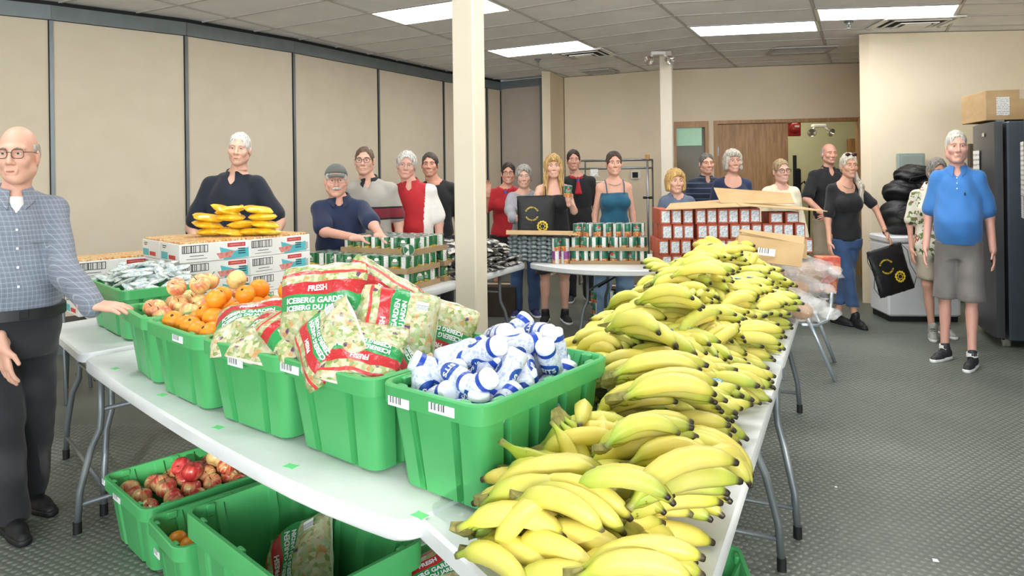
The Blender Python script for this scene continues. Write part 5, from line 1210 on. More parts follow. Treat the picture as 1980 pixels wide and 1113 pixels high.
def cloth(name, c, var=.08, rough=.85): return mat(name, c, rough, var, 9, bump=.12, bscale=320, sheen=.15)
m_eyew = mat('eye_white', '#e9e4dd', .2, .02); m_iris = mat('eye_iris', '#3b3229', .15, .1); m_lip = mat('lips', '#b4675c', .45, .08); m_teeth = mat('teeth', '#efe9dd', .3, .02); m_sole = mat('shoe_sole', '#e6e6e4', .6, .03)
m_gl = mat('glasses_frame', '#26262a', .3, .1); m_lens = NT('lens_clear'); m_lens.set(.03, trans=1.0); m_lens.color('#f4f6f6'); m_lens.b.inputs['IOR'].default_value = 1.0; m_lens.b.inputs['Alpha'].default_value = .18; m_lens = m_lens.m
eye_me = None
def eye_mesh():
    global eye_me
    if eye_me: return eye_me
    mb = MB(); K = 14; angs = [.06, .30, .52, .56, .9, 1.4, 2.0, 2.6]; loops = [[(.0125*math.sin(a)*math.cos(2*PI*k/K), -.0125*math.cos(a), .0125*math.sin(a)*math.sin(2*PI*k/K)) for k in range(K)] for a in angs]
    mb.cur = 0
    for i in range(len(loops)-1): mb.cur = 1 if i < 2 else 0; mb.loft(loops[i:i+2], None, i == 0, i == len(loops)-2)
    eye_me = mb.mesh('eye', [m_eyew, m_iris], True); return eye_me
def head_field(f, o, w, jaw, fem, nose=1.0, fat=0.0):
    """head centred on o, facing -y"""
    P = lambda x, y, z: (o[0]+x*w, o[1]+y, o[2]+z)
    f.ell(P(0, .018, .034), (.074*w, .095, .086), .0); f.ell(P(0, -.018, -.032), ((.060+fat*.5)*w, .070, .084), .03)
    for s in (-1, 1):
        f.cone(P(s*.047*jaw, .005, -.062), P(s*.016, -.062, -.100), .026+fat, .017+fat*.5, .025); f.ell(P(s*.040, -.058, -.026), (.026+fat*.6, .024, .024), .02)
        f.cone(P(s*.012, -.080, .026), P(s*.046, -.066, .024), .011 if not fem else .008, .009, .015); f.ell(P(s*.031, -.099, .004), (.019, .016, .012), .010, True)
        f.ell(P(s*.079, .012, -.012), (.009, .017, .031), .008); f.ell(P(s*.013, -.092, -.037), (.009, .010, .008), .006)
    f.cone(P(0, -.086, .014), P(0, -.106*(.97+.03*nose), -.032), .0075, .0125*nose, .010)
    f.ell(P(0, -.072, -.100), (.020, .018, .016), .02); f.cone(P(-.020, -.083, -.066), P(.020, -.083, -.066), .0085, .0085, .010); f.cone(P(-.016, -.083, -.076), P(.016, -.083, -.076), .0085, .0085, .008)
    return f
def hand_field(f, w, d, pn, side, curl, size=1.0, k=.007, spread=1.0):
    """palm from wrist w along d, palm normal pn, thumb toward side (+1/-1 of d x pn)"""
    w, d, pn = [np.array(v, float) for v in (w, d, pn)]; d /= np.linalg.norm(d); pn = pn-d*(pn @ d); pn /= np.linalg.norm(pn); x = np.cross(d, pn)*side; z = size
    pc = w+d*.05*z; f.cone(w-d*.04, w+d*.012, .026*z, .025*z, .01, (pn, .75)); f.cone(w+d*.02*z-x*.012*z, w+d*.078*z-x*.020*z, .021*z, .020*z, .015, (pn, .62)); f.cone(w+d*.02*z+x*.012*z, w+d*.080*z+x*.018*z, .022*z, .020*z, .015, (pn, .62))
    for i, (off, ln, r) in enumerate(((.029, .072, .0090), (.0105, .080, .0094), (-.0085, .074, .0090), (-.027, .058, .0080))):
        b = w+d*(.082-.004*abs(i-1.2))*z+x*off*z; sp = x*(off*1.6*spread); dd = d+sp*2; dd /= np.linalg.norm(dd); c1, c2 = curl*.7, curl*1.7
        p1 = b+(dd*math.cos(c1*.5)+pn*math.sin(c1*.5))*ln*.45*z; p2 = p1+(dd*math.cos(c1+.1)+pn*math.sin(c1+.1))*ln*.32*z; p3 = p2+(dd*math.cos(c2)+pn*math.sin(c2))*ln*.25*z
        f.cone(b-dd*.012, p1, r*z*1.05, r*z, k); f.cone(p1, p2, r*z, r*z*.93, .002); f.cone(p2, p3, r*z*.93, r*z*.8, .002)
    b = w+d*.022*z+x*.026*z; dd = d*.62+x*.72+pn*.30*(.5+curl); dd /= np.linalg.norm(dd); p1 = b+dd*.038*z; d2 = d*.9+x*.25+pn*.35*(.4+curl); d2 /= np.linalg.norm(d2); p2 = p1+d2*.034*z
    f.cone(b-dd*.01, p1, .0135*z, .0105*z, .012); f.cone(p1, p2, .0105*z, .0085*z, .003); return f
def seg(f, pts, rs_, k, off=0, flat=None):
    for i in range(len(pts)-1): f.cone(pts[i], pts[i+1], rs_[i], rs_[i+1], k, flat, off=off)
NP = [0]
def person(px, Y, ytop, label, yaw=0, fem=False, g=1.0, belly=0.0, skin='#d9a58a', hair=('short', '#8a8580'), shirt=None, pants=None, shoes='#2a2b2e', sole=None, arms=(None, None), hands=(None, None), lean=(0, 0), hx=None, hyaw=0, htilt=0, glasses=None,
           smile=.5, near=False, legs=None, jaw=1.0, hw=1.0, fat=0, brow=None, stache=None, extras=None, shorts=None, pz=None, hs=1.0, bust=None, xs=1.0):
    NP[0] += 1; sd = NP[0]; X0 = gx(px, Y); top = at(hx or px, ytop, Y).z; s = top/1.755; cy_, sy_ = math.cos(yaw), math.sin(yaw)
    base = Vector((X0, Y, 0))
    def loc(p):                                     # world point -> local
        v = Vector(p)-base; return np.array(((v.x*cy_+v.y*sy_)/xs, -v.x*sy_+v.y*cy_, v.z))
    e = empty('person', base, yaw); e.scale = (xs, 1, 1); tag(e, label, 'person', 'volunteers standing in the hall')
    sw = (.142 if fem else .166)*s*(.7+.3*g); lx, ly = lean
    hxo = (gx(hx, Y)-X0) if hx else 0
    shz = 1.39*s; vx = .0135 if not near else .009
    # torso profile
    W = [(.80, .148, .105), (.90, .166, .118), (.98, .154, .108), (1.08, .130, .094), (1.18, .136, .098), (1.27, .146, .102), (1.34, .134, .092), (1.40, .098, .074), (1.45, .058, .054)] if fem else \
        [(.80, .145, .108), (.90, .162, .116), (.98, .158, .112), (1.08, .152, .108), (1.18, .160, .112), (1.27, .170, .116), (1.34, .156, .104), (1.40, .114, .082), (1.45, .068, .062)]
    prof = []
    for z, a, b in W:
        bf = math.exp(-((z-1.06)/.13)**2)*belly; t_ = min(1, max(0, (z-.85)/.6)); prof.append((z*s, (a*s*g+bf*.40), b*s*(.4+.6*g)+bf*.55, lx*t_, ly*t_-bf*.5))
    _P = np.array(prof); _z = np.linspace(_P[0, 0], _P[-1, 0], 60); _k = np.exp(-np.linspace(-1.5, 1.5, 9)**2); _k /= _k.sum()
    _c = [np.convolve(np.pad(np.interp(_z, _P[:, 0], _P[:, i]), 4, mode='reflect', reflect_type='odd'), _k, 'valid') for i in range(1, 5)]; prof = [tuple(float(v) for v in r) for r in zip(_z, *_c)]
    def tp(z): t_ = min(1, max(0, (z/s-.85)/.6)); return lx*t_, ly*t_
    neckb = np.array((lx+hxo*.2, ly+.012, 1.45*s)); hc = np.array((lx+hxo, ly-.02, top-.118*hs))
    sh = [np.array((lx-sw, ly+.01, shz)), np.array((lx+sw, ly+.01, shz))]
    A = []
    for i, sg in enumerate((-1, 1)):
        a = arms[i]
        if a is None: el, wr = sh[i]+np.array((sg*(.055+.04*(g-1)+.25*belly), .03, -.285*s)), sh[i]+np.array((sg*(.07+.05*(g-1)+.35*belly), -.05, -.53*s))
        else: el, wr = [loc(at(*q)) if len(q) == 3 else np.array(q[:3]) for q in a]
        A.append((sh[i], el, wr))
    L = []
    for i, sg in enumerate((-1, 1)):
        hip = np.array((sg*.088*s*g, .0, .90*s)); ft = (np.append(loc(on(legs[i][0], legs[i][1], 0)), legs[i][2]) if legs[i][0] > 5 else np.array(legs[i])) if legs else np.array((sg*.105*s, -.01, 0)); an = np.array((ft[0], ft[1]+.02, .085)); kn = (hip+an)/2+np.array((sg*.006, -.03, .03)); L.append((hip, kn, an, ft))
    m_skin = skin_mat('skin_'+skin.strip('#'), skin)
    # ---- body
    xr = max(.42, *[abs(q[0])+.09 for a in A for q in a], *[abs(l[3][0])+.16 for l in L]); yr0 = min(-.32, *[q[1]-.09 for a in A for q in a]); yr1 = max(.30, *[q[1]+.09 for a in A for q in a])
    bb = ((-xr, yr0, .02), (xr, yr1, top-.1)); rU = (.038 if fem else .046)*(.4+.6*g)*s; rF = (.032 if fem else .039)*s*(.6+.4*g); rW = (.024 if fem else .029)*s
    f = Field(*bb, vx); f.loft(prof, .03, -.006); f.cone(neckb-np.array((0, 0, .06)), hc+np.array((0, .025, -.045)), (.062 if not fem else .052)*(.7+.3*g), (.054 if not fem else .046)+fat*.5, .045)
    for a, b, c in A: f.cone(neckb+np.array((0, 0, .03*s)), a, .034*s, rU*.95, .03); f.cone(a+(neckb-a)*.35-np.array((0, 0, .05)), a-np.array((0, 0, .01)), .048*s, rU*.98, .03); seg(f, (a, b, c), (rU*1.05, rF*1.03, rW), .03)
    for h_, kn, an, ft in L: seg(f, (h_, kn, an), (.080*s*g, .050*s*(.5+.5*g), .034*s), .05); f.cone((kn+an)/2+np.array((0, .018, .09)), (kn+an)/2+np.array((0, .01, 0)), .042*s, .03, .04)
    bparts = [(*f.mesh(), 0)]
    hf = Field(hc-np.array((.11, .14, .16)), hc+np.array((.11, .14, .14)), .0062 if not near else .0048); head_field(hf, hc, (.97 if fem else 1.02)*hw, jaw*(.92 if fem else 1.0), fem, 1.0 if not fem else .85, fat)
    hf.cone(hc+np.array((0, .025, -.16)), hc+np.array((0, .022, -.05)), (.054 if not fem else .046)+fat*.5, .05, .03); hp_, hq, ht_ = hf.mesh()
    def hrot(p):
        p = np.asarray(p, float)-hc; c_, s_ = math.cos(hyaw), math.sin(hyaw); x, y, z = p[..., 0], p[..., 1], p[..., 2]; fall = np.clip((z+.15)/.06, 0, 1)
        x2, y2 = x*c_-y*s_, x*s_+y*c_; x, y = x*(1-fall)+x2*fall, y*(1-fall)+y2*fall; c_, s_ = math.cos(htilt), math.sin(htilt); x2, z2 = x*c_+z*s_, -x*s_+z*c_; x, z = x*(1-fall)+x2*fall, z*(1-fall)+z2*fall
        return np.stack([x, y, z], -1)*hs+hc
    bparts.append((hrot(hp_), hq, ht_, 0))
    for i, sg in enumerate((-1, 1)):
        hd = hands[i] or {}; a, b, c = A[i]; d = np.array(hd.get('dir', c-b), float); d /= np.linalg.norm(d); pn = np.array(hd.get('palm', (-sg, .0, 0)), float); side = hd.get('side', 1 if np.cross(d, pn)[1] < 0 else -1); z_ = hd.get('size', 1.0 if not fem else .9)
        q = Field(c-.17, c+.17, .0062 if not near else .005); q.D[:] = .2; q.cone(b, c, rF, rW, 0); lim = c-d*.07
        hand_field(q, c, d, pn, side, hd.get('curl', .45), z_); 
        q.plane(tuple(-d), float(-(d @ lim))); bparts.append((*q.mesh(), 0))
    body = link('body', np_mesh('body', bparts, [m_skin]), e)
    # ---- face parts
    hd_ = lambda x, y, z: Vector(hrot(hc+np.array((x*(.97 if fem else 1.02)*hw, y, z))))
    hcol = hair_mat('hair_'+hair[1].strip('#'), hair[1]); bcol = hair_mat('hair_'+(brow or hair[1]).strip('#'), brow or hair[1])
    for sg in (-1, 1):
        link('eye', eye_mesh(), e, hd_(sg*.031, -.0765, .003), (0, htilt, hyaw), (hs, hs, .72*hs))
        mb = MB(); mb.tube([hd_(sg*.014, -.0895, .021), hd_(sg*.030, -.0875, .0265), hd_(sg*.047, -.073, .021)], [.0035, .0042, .002], 6, flat=.7); mb.build('eyebrow', bcol, e, True)
        mb = MB(); mb.tube([hd_(sg*.018, -.0865, .006), hd_(sg*.031, -.0905, .0125), hd_(sg*.044, -.082, .006)], [.0018, .0028, .0018], 6); mb.build('eyelid', m_skin, e, True)
    w_ = .025+.005*smile; sm_ = .008*smile
    mb = MB(); mb.tube([hd_(-w_, -.0835, -.071+sm_), hd_(-w_*.5, -.0925, -.0695-sm_*.1), hd_(0, -.0948, -.0705-sm_*.3), hd_(w_*.5, -.0925, -.0695-sm_*.1), hd_(w_, -.0835, -.071+sm_)], [.0012, .0035, .004, .0035, .0012], 6); mb.build('lips', m_lip, e, True)
    if smile > .6:
        mb = MB(); mb.tube([hd_(-w_*.72, -.0895, -.0725+sm_*.3), hd_(0, -.0965, -.0745-sm_*.4), hd_(w_*.72, -.0895, -.0725+sm_*.3)], [.0015, .0042, .0015], 6, flat=1.1); mb.build('teeth', m_teeth, e, True)
    if stache: MB().tube([hd_(-.030, -.085, -.066), hd_(-.014, -.0985, -.057), hd_(0, -.101, -.054), hd_(.014, -.0985, -.057), hd_(.030, -.085, -.066)], [.004, .009, .009, .009, .004], 8).build('moustache', hair_mat('stache', stache), e, True)
    if glasses:
        mb = MB(); m_ = mat('frame_'+glasses[1].strip('#'), glasses[1], .3)
        for sg in (-1, 1):
            ring = [hd_(sg*.033+.0245*math.cos(a)*abs(math.cos(a))**-.35 if abs(math.cos(a)) > .02 else sg*.033, -.101, .001+.0185*math.sin(a)*abs(math.sin(a))**-.35 if abs(math.sin(a)) > .02 else .001) for a in [2*PI*k/20+.05 for k in range(21)]]
            mb.tube(ring, glasses[0], 6); mb.tube([hd_(sg*.057, -.098, .008), hd_(sg*.078, -.05, .010), hd_(sg*.083, .012, .004)], glasses[0], 6)
        mb.tube([hd_(-.011, -.103, .006), hd_(0, -.107, .008), hd_(.011, -.103, .006)], glasses[0], 6); gl = mb.build('glasses', m_, e, True)
        for sg in (-1, 1):
            mb = MB(); mb.add([hd_(sg*.033+.022*math.cos(2*PI*k/12), -.101, .001+.016*math.sin(2*PI*k/12)) for k in range(12)], [tuple(range(12))]); mb.build('lens', m_lens, gl)
    # ---- hair
    ht = hair[0]
    if ht != 'none':
        lo, hi = hc-np.array((.16, .17, .48 if ht in ('long', 'tail') else .24)), hc+np.array((.16, .17, .17)); q = Field(lo, hi, .0068 if not near else .0055); w = (.97 if fem else 1.02)*hw
        c3 = lambda x, y, z: hc+np.array((x*w, y, z)); th = {'short': .006, 'crop': .003, 'ring': .006, 'thick': .014, 'bob': .016, 'long': .014, 'tail': .010, 'up': .008, 'wavy': .016}[ht]
        q.ell(c3(0, .018, .034), (.074*w+th, .095+th, .086+th), 0); q.ell(c3(0, .04, -.02), (.070*w+th*.8, .07+th*.8, .075), .03)
        if ht == 'ring': q.plane((0, -1.5, -1), float(np.array((0, -1.5, -1)) @ hc)-.004)
        else:
            q.plane((0, -.55, -1), float(np.array((0, -.55, -1)) @ hc)+{'crop': .012, 'thick': .03, 'wavy': .035, 'bob': .05, 'long': .05}.get(ht, .022))
            q.ell(hc+np.array((0, -.115, -.012)), (.063*w, .098, {'crop': .094, 'short': .090, 'thick': .090, 'up': .092, 'tail': .090}.get(ht, .086)), .008, True)
        if ht == 'ring': q.plane((0, 0, 1), float(hc[2]+.045)); q.plane((0, -1, 0), float(-hc[1]+.035))
        if ht in ('bob', 'long'):
            q.ell(c3(0, -.052, .074), (.066*w, .050, .046), .02)
            zl = -.075 if ht == 'bob' else -.20
            for sg in (-1, 1):
                q.cone(c3(sg*.066, -.03, .05), c3(sg*.078, -.020, zl if ht == 'bob' else -.12), .022, .022 if ht == 'bob' else .026, .03); q.cone(c3(sg*.060, .045, .02), c3(sg*.064, .045, zl), .036, .030, .03)
                if ht == 'long': q.cone(c3(sg*.078, -.02, -.11), c3(sg*.092, -.045, -.33), .027, .020, .02)
            q.ell(hc+np.array((0, -.10, -.035)), (.058*w, .075, .090), .01, True)
        if ht == 'tail':
            q.cone(c3(.02, .09, .02), c3(.075, .06, -.08), .03, .032, .02); q.cone(c3(.075, .06, -.08), c3(.100, -.05, -.20), .032, .03, .02); q.cone(c3(.10, -.05, -.20), c3(.095, -.075, -.38), .030, .014, .02)
        if ht == 'up': q.ell(c3(.0, .10, .05), (.035, .03, .035), .02)
        q.wrinkle(.0075 if ht in ('wavy', 'thick', 'bob', 'long', 'tail') else .0055, sd, (150, 150, 75)); p_, q_, t_ = q.mesh()
        if len(p_): link('hair', np_mesh('hair', [(hrot(p_), q_, t_, 0)], [hcol]), e)
    # ---- trousers
    if pants or shorts:
        pm, hem, loose = pants or shorts; f = Field((bb[0][0], -.30, .0), (bb[1][0], .30, 1.06*s), vx)
        f.loft([r for r in prof if r[0] < 1.05*s], .03, .010); hz = hem
        for h_, kn, an, ft in L:
            if pants: seg(f, (h_, kn, an), (.090*s*g+.004, .060*s+loose, .050*s+loose*1.2), .035, .004); f.cone(an, an-np.array((0, 0, .06)), .050*s+loose*1.2, .052*s+loose*1.2, .01)
            else: seg(f, (h_, kn-np.array((0, 0, .02))), (.096*s*g, .075*s+loose), .035, .004)
        f.plane((0, 0, -1), -hz); f.wrinkle(.009, sd+50, (36, 36, 40)); f.plane((0, 0, 1), min(.985, (shirt[3]+.025) if shirt else .985)*s); link('trousers' if pants else 'shorts', np_mesh('trousers', [(*f.mesh(), 0)], [pm]), e)
    # ---- shirt
    if shirt:
        sm, sleeve, neck, hemz, loose = shirt[:5]; sm2 = shirt[5] if len(shirt) > 5 else None
        f = Field((bb[0][0], bb[0][1], hemz*s-.06), (bb[1][0], bb[1][1], 1.60*s), vx); f.loft([r for r in prof if r[0] > hemz*s-.12], .02, .008+loose*.6)
        if fem and bust is not False:
            for sg in (-1, 1): f.ell((lx*.8+sg*.075*s, ly*.8-.098*s, 1.245*s), (.072*s, .060*s, .068*s), .05, off=loose*.5)
        if sleeve != 'none':
            for i, (a, b, c) in enumerate(A):
                f.cone(neckb+np.array((0, 0, .015*s)), a, .034*s, rU*.98, .03, off=.008); f.cone(a+(neckb-a)*.35-np.array((0, 0, .05)), a-np.array((0, 0, .01)), .05*s, rU, .03, off=.006)
                if sleeve == 'short': q1 = a+(b-a)*.80; f.cone(a, q1, rU*1.06, rU*1.26, .025, off=.007+loose*.7)
                elif sleeve == 'cap': q1 = a+(b-a)*.42; f.cone(a, q1, rU*1.2, rU*1.3, .035, off=.008)
                else: seg(f, (a, b, c-(c-b)*.06), (rU*1.06, rF*1.28, rW*1.4), .025, .007+loose); f.cone(c-(c-b)*.10, c-(c-b)*.02, rW*1.5, rW*1.5, .004, off=.008)
        nb = neckb+np.array((0, -.005, 0))
        if neck in ('v', 'collar'):
            f.cone(nb+np.array((0, -.03, .08)), nb+np.array((0, -.02, -.005)), .066, .058, .006, None, True); vz = -.085 if neck == 'v' else -.07
            f.cone(nb+np.array((0, -.07, .03)), nb+np.array((0, -.115-belly*.1, vz)), .042, .008, .006, None, True)
        elif neck == 'scoop': f.cone(nb+np.array((0, -.02, .09)), nb+np.array((0, -.05, -.03)), .075, .085, .006, None, True); f.ell(nb+np.array((0, -.07, -.02)), (.10, .09, .075), .01, True)
        elif neck == 'tank': f.plane((0, 0, 1), 1.335*s); 
        else: f.cone(nb+np.array((0, -.02, .09)), nb+np.array((0, -.02, .0)), .064, .066, .006, None, True); f.ell(nb+np.array((0, -.075, .005)), (.055, .05, .03), .008, True)
        f.wrinkle(.011 if near else .010, sd+90, (34, 30, 40)); f.plane((0, 0, -1), -hemz*s)
        if sleeve in ('short', 'cap'):
            pass
        P_ = f.mesh(); pts_, qd, tr = P_
        if sm2 is not None:                     # contrast sleeves
            pass
        so_ = link('shirt', np_mesh('shirt', [(pts_, qd, tr, 0)], [sm]), e)
        if sm2 is not None:
            ce = pts_[qd].mean(1); far_ = np.abs(ce[:, 0]-lx) > sw*.86; so_.data.materials.append(sm2); idx = np.zeros(len(so_.data.polygons), np.int32); idx[:len(qd)] = far_; so_.data.polygons.foreach_set('material_index', idx)
        if neck == 'collar':
            mb = MB(); loops = []; R_ = (.060 if not fem else .052)*(.8+.2*g)+fat*.6
            for k in range(17):
                a = R(-158)+R(316)*k/16; fz = (1-math.cos(a))/2; tip = max(0, (abs(a)-R(112))/R(46))
                T = np.array((R_*math.sin(a), R_*math.cos(a)*1.02+.010-.012*fz, .074-.040*fz)); B = np.array(((R_+.026-.004*fz)*math.sin(a)*(1+.10*tip), (R_+.026)*math.cos(a)*1.04+.010-.014*fz-.012*tip, .034-.040*fz-.038*tip))
                o_ = np.array((math.sin(a), math.cos(a), .6))*.0045; loops.append([Vector(nb+q_) for q_ in (T-o_, T+o_, B+o_, B-o_)])
            mb.loft(loops); mb.build('collar', shirt[6] if len(shirt) > 6 else sm, e, 50)
        if neck == 'tank':
            for sg in (-1, 1): MB().tube([(lx+sg*.085, ly-.118*s, 1.325*s), (lx+sg*.090, ly-.075*s, 1.42*s), (lx+sg*.092, ly-.0, 1.465*s), (lx+sg*.08, ly+.085, 1.34*s)], .006, 6).build('strap', sm, e, True)
    # ---- shoes
    ms = mat('shoe_'+shoes.strip('#'), shoes, .6, .15, 30); msl = mat('sole_'+sole.strip('#'), sole, .6) if sole else m_sole
    for i, (h_, kn, an, ft) in enumerate(L):
        ta = (ft[3] if len(ft) > 3 else (.18 if i else -.18)); d = np.array((math.sin(ta), -math.cos(ta), 0)); f0 = np.array((ft[0], ft[1], 0)); q = Field(f0-np.array((.22, .24, .02)), f0+np.array((.22, .24, .15)), .0085 if not near else .006)
        q.cone(f0-d*.045+[0, 0, .045], f0+d*.10+[0, 0, .035], .040, .036, .02); q.cone(f0+d*.08+[0, 0, .03], f0+d*.155+[0, 0, .022], .042, .034, .02, ((0, 0, 1), .75)); q.cone(f0-d*.02+[0, 0, .06], f0-d*.01+[0, 0, .105], .042, .042, .02); q.plane((0, 0, -1), -.020)
        shn = link('shoe', np_mesh('shoe', [(*q.mesh(), 0)], [ms]), e)
        q = Field(f0-np.array((.22, .24, .02)), f0+np.array((.22, .24, .08)), .0085 if not near else .006); q.cone(f0-d*.048+[0, 0, .012], f0+d*.10+[0, 0, .012], .044, .043, .01); q.cone(f0+d*.08+[0, 0, .012], f0+d*.16+[0, 0, .014], .045, .037, .01); q.plane((0, 0, -1), 0); q.plane((0, 0, 1), .026); link('sole', np_mesh('sole', [(*q.mesh(), 0)], [msl]), shn)
        mb = MB()
        for k in range(3): c_ = f0+d*(.035+.022*k)+np.array((0, 0, .090-.014*k)); sx = np.array((d[1], -d[0], 0)); mb.tube([c_-sx*.022-np.array((0, 0, .004)), c_, c_+sx*.022-np.array((0, 0, .004))], .0035, 5)
        mb.build('laces', m_foot if shoes != '#15161a' else m_bl, shn)
    if extras: extras(e, dict(loc=loc, hd=hd_, hc=hc, s=s, A=A, L=L, neckb=neckb, prof=prof, lean=lean))
    return e
# ---- cloth with prints
def striped(name, base, bands):
    n = NT(name); n.set(.85, sheen=.15); z = n.xyz()[2]; c = n.ramp(n.noise(9), [(.3, shade(base, .93)), (.7, shade(base, 1.06))])
    for lo, hi, cc in bands: c = n.mix(n.math('MULTIPLY', n.math('GREATER_THAN', z, lo), n.math('LESS_THAN', z, hi)), c, cc)
    n.color(c); n.bump(n.noise(320), .1, .003); return n.m
def plaid(name, base, line):
    n = NT(name); n.set(.85, sheen=.1); x, y, z = n.xyz()[:3]; c = n.ramp(n.noise(12), [(.3, shade(base, .9)), (.7, shade(base, 1.08))])
    for a, fr in ((n.math('ADD', x, n.math('MULTIPLY', y, .6)), 1/.019), (z, 1/.020)):
        q = n.math('FRACT', n.math('MULTIPLY', a, fr)); c = n.mix(n.math('MULTIPLY', n.math('LESS_THAN', q, .11), .6), c, line); q2 = n.math('FRACT', n.math('MULTIPLY', a, fr*2.0)); c = n.mix(n.math('MULTIPLY', n.math('LESS_THAN', q2, .10), .30), c, '#20242c')
    n.color(c); n.bump(n.noise(400), .1, .003); return n.m
def floral(name):
    n = NT(name); n.set(.8); v = n.n('TexVoronoi'); n.l(n.coord('Object'), v.inputs[0]); v.inputs['Scale'].default_value = 26; h = n.n('SeparateColor'); n.l(v.outputs['Color'], h.inputs[0]); c = n.ramp(h.outputs[0], [(0, '#e8e3d2'), (.45, '#6f7f4a'), (.62, '#e8e3d2'), (.78, '#8e9a62'), (.88, '#a2584a'), (.95, '#4a5a3a')], 'CONSTANT'); n.color(n.mix(n.math('GREATER_THAN', n.noise(34, 3), .54), c, '#eae5d6')); return n.m
navy = cloth('cloth_navy', '#1c2a4a'); blackc = cloth('cloth_black', '#17181b'); inkc = cloth('cloth_ink', '#141c2c'); denim = cloth('denim', '#37527a', .2); ldenim = cloth('denim_light', '#7f9cbd', .18); khaki = cloth('cloth_khaki', '#b3a58c'); charc = cloth('cloth_charcoal', '#26272d', .12); slate = cloth('cloth_slate', '#5d6a80'); red = cloth('cloth_red', '#b01c26'); white = cloth('cloth_white', '#e6e2dc'); bluep = cloth('cloth_blue', '#3d7cc2', .04); greys = cloth('cloth_greyshort', '#77726f', .1); cream = cloth('cloth_cream', '#e9dcc0'); teal = cloth('cloth_teal', '#16556e'); greysw = cloth('cloth_greysweater', '#9a9aa2'); khs = cloth('cloth_sand', '#b5ac98')
def sbox(e, x, y, z, d, m, name, rot=(0, 0, 0)): return MB().box((0, 0, 0), d, None, min(d)*.3).build(name, m, e, False, (x, y, z), rot)
# 1 - the man at the bins
def ex1(e, k):
    s = k['s']; b = [r for r in k['prof']]; zb = .985*s
    a_, d_, cx, cy = [np.interp(zb, [r[0] for r in b], [r[i] for r in b]) for i in (1, 2, 3, 4)]
    mb = MB(); N = 40; R1_ = [[(cx+(a_+.030)*math.copysign(abs(math.cos(t_))**.83, math.cos(t_)), cy+(d_+.030)*math.copysign(abs(math.sin(t_))**.83, math.sin(t_)), z) for t_ in [2*PI*i/N for i in range(N)]] for z in (zb-.022, zb+.018)]
    R2_ = [[(x*.95, cy+(y-cy)*.95, z) for x, y, z in r] for r in R1_]; mb.loft([R2_[0], R1_[0], R1_[1], R2_[1]]); mb.build('belt', m_bl, e, 40)
    sbox(e, cx+.02, cy-d_-.034, zb, (.036, .010, .034), m_dark, 'belt_buckle')
    w = k['A'][1][2]; el = k['A'][1][1]; d = Vector(w-el).normalized(); mb = MB(); p = Vector(w)-d*.012; mb.tube([p-d*.012, p+d*.012], .034, 14); mb.build('wrist_watch', m_bl, e, 40)
    for i in range(5):
        z = (1.40-.075*i)*s; d_, cy, cx = [np.interp(z, [r[0] for r in b], [r[q] for r in b]) for q in (2, 4, 3)]; sbox(e, cx, cy-d_-.022, z, (.010, .006, .010), m_wtext, 'button')
    z = 1.27*s; d_, cy = [np.interp(z, [r[0] for r in b], [r[q] for r in b]) for q in (2, 4)]; sbox(e, .10*s, cy-d_*.86-.022, z-.0, (.10, .006, .004), m_steel, 'pocket_seam')
    MB().ell if False else None
    q = Field(k['neckb']-.12, k['neckb']+.12, .008); nb = k['neckb']; q.cone(nb+np.array((0, -.015, -.06)), nb+np.array((0, -.012, .025)), .085, .066, .01); q.plane((0, 0, 1), nb[2]+.012); q.plane((0, 1, 0), nb[1]-.01); link('undershirt', np_mesh('undershirt', [(*q.mesh(), 0)], [white]), e)
person(28, 2.92, 245, 'bald man in a blue-grey plaid shirt resting a hand on a green bin', yaw=R(38), xs=.86, g=.98, belly=.075, skin='#e2ae98', hair=('ring', '#b9b4ac'), brow='#a59a8c', shirt=(plaid('plaid_shirt', '#7a8290', '#b4bdc8'), 'long', 'collar', .97, .008), pants=(charc, .05, .022), shoes='#15161a', sole='#15161a',
       arms=(((-30, 560, 2.95), (5, 668, 2.78)), ((128, 530, 2.86), (178, 590, 2.72))), hands=({'dir': (.12, -.1, -1), 'palm': (.6, .3, 0), 'curl': .4, 'side': 1, 'size': 1.05}, {'dir': (.75, -.62, -.05), 'palm': (.1, .1, -1), 'curl': .25, 'side': 1, 'size': 1.08}), hx=34, hyaw=R(-22), glasses=(.0016, '#2a2224'), smile=.1, near=True, jaw=1.05, fat=.003, legs=((22, 1028, .25), (62, 980, .45)), extras=ex1)
# 2 - tall man behind the cartons
def ex2(e, k):
    b = k['prof']; s = k['s']; z = 1.21*s; d_, cy = [np.interp(z, [r[0] for r in b], [r[q] for r in b]) for q in (2, 4)]
    mb = MB(); mb.lathe([(.022, 0), (.022, .003), (.001, .003)], 14, rotm((R(90), 0, R(14)), (.115, cy-d_*.86-.016, z+.03))); mb.build('round_badge', m_yel, e); sbox(e, .050, cy-d_-.018, z+.036, (.05, .006, .014), m_wtext, 'embroidery', (0, 0, R(8))); sbox(e, .045, cy-d_-.018, z+.012, (.07, .006, .007), m_wtext, 'embroidery', (0, 0, R(8)))
person(452, 5.1, 257, xs=.92, label='tall white-haired man in a dark short-sleeved shirt behind the cartons', g=1.08, belly=.03, skin='#e4b49e', hair=('short', '#e2e0da'), shirt=(inkc, 'short', 'collar', .86, .012), pants=(charc, .05, .012), arms=(((372, 440, 5.05), (385, 480, 4.95)), ((540, 430, 5.08), (528, 472, 4.95))), hx=467, hyaw=R(10), htilt=R(4), smile=.3, jaw=1.02, extras=ex2)
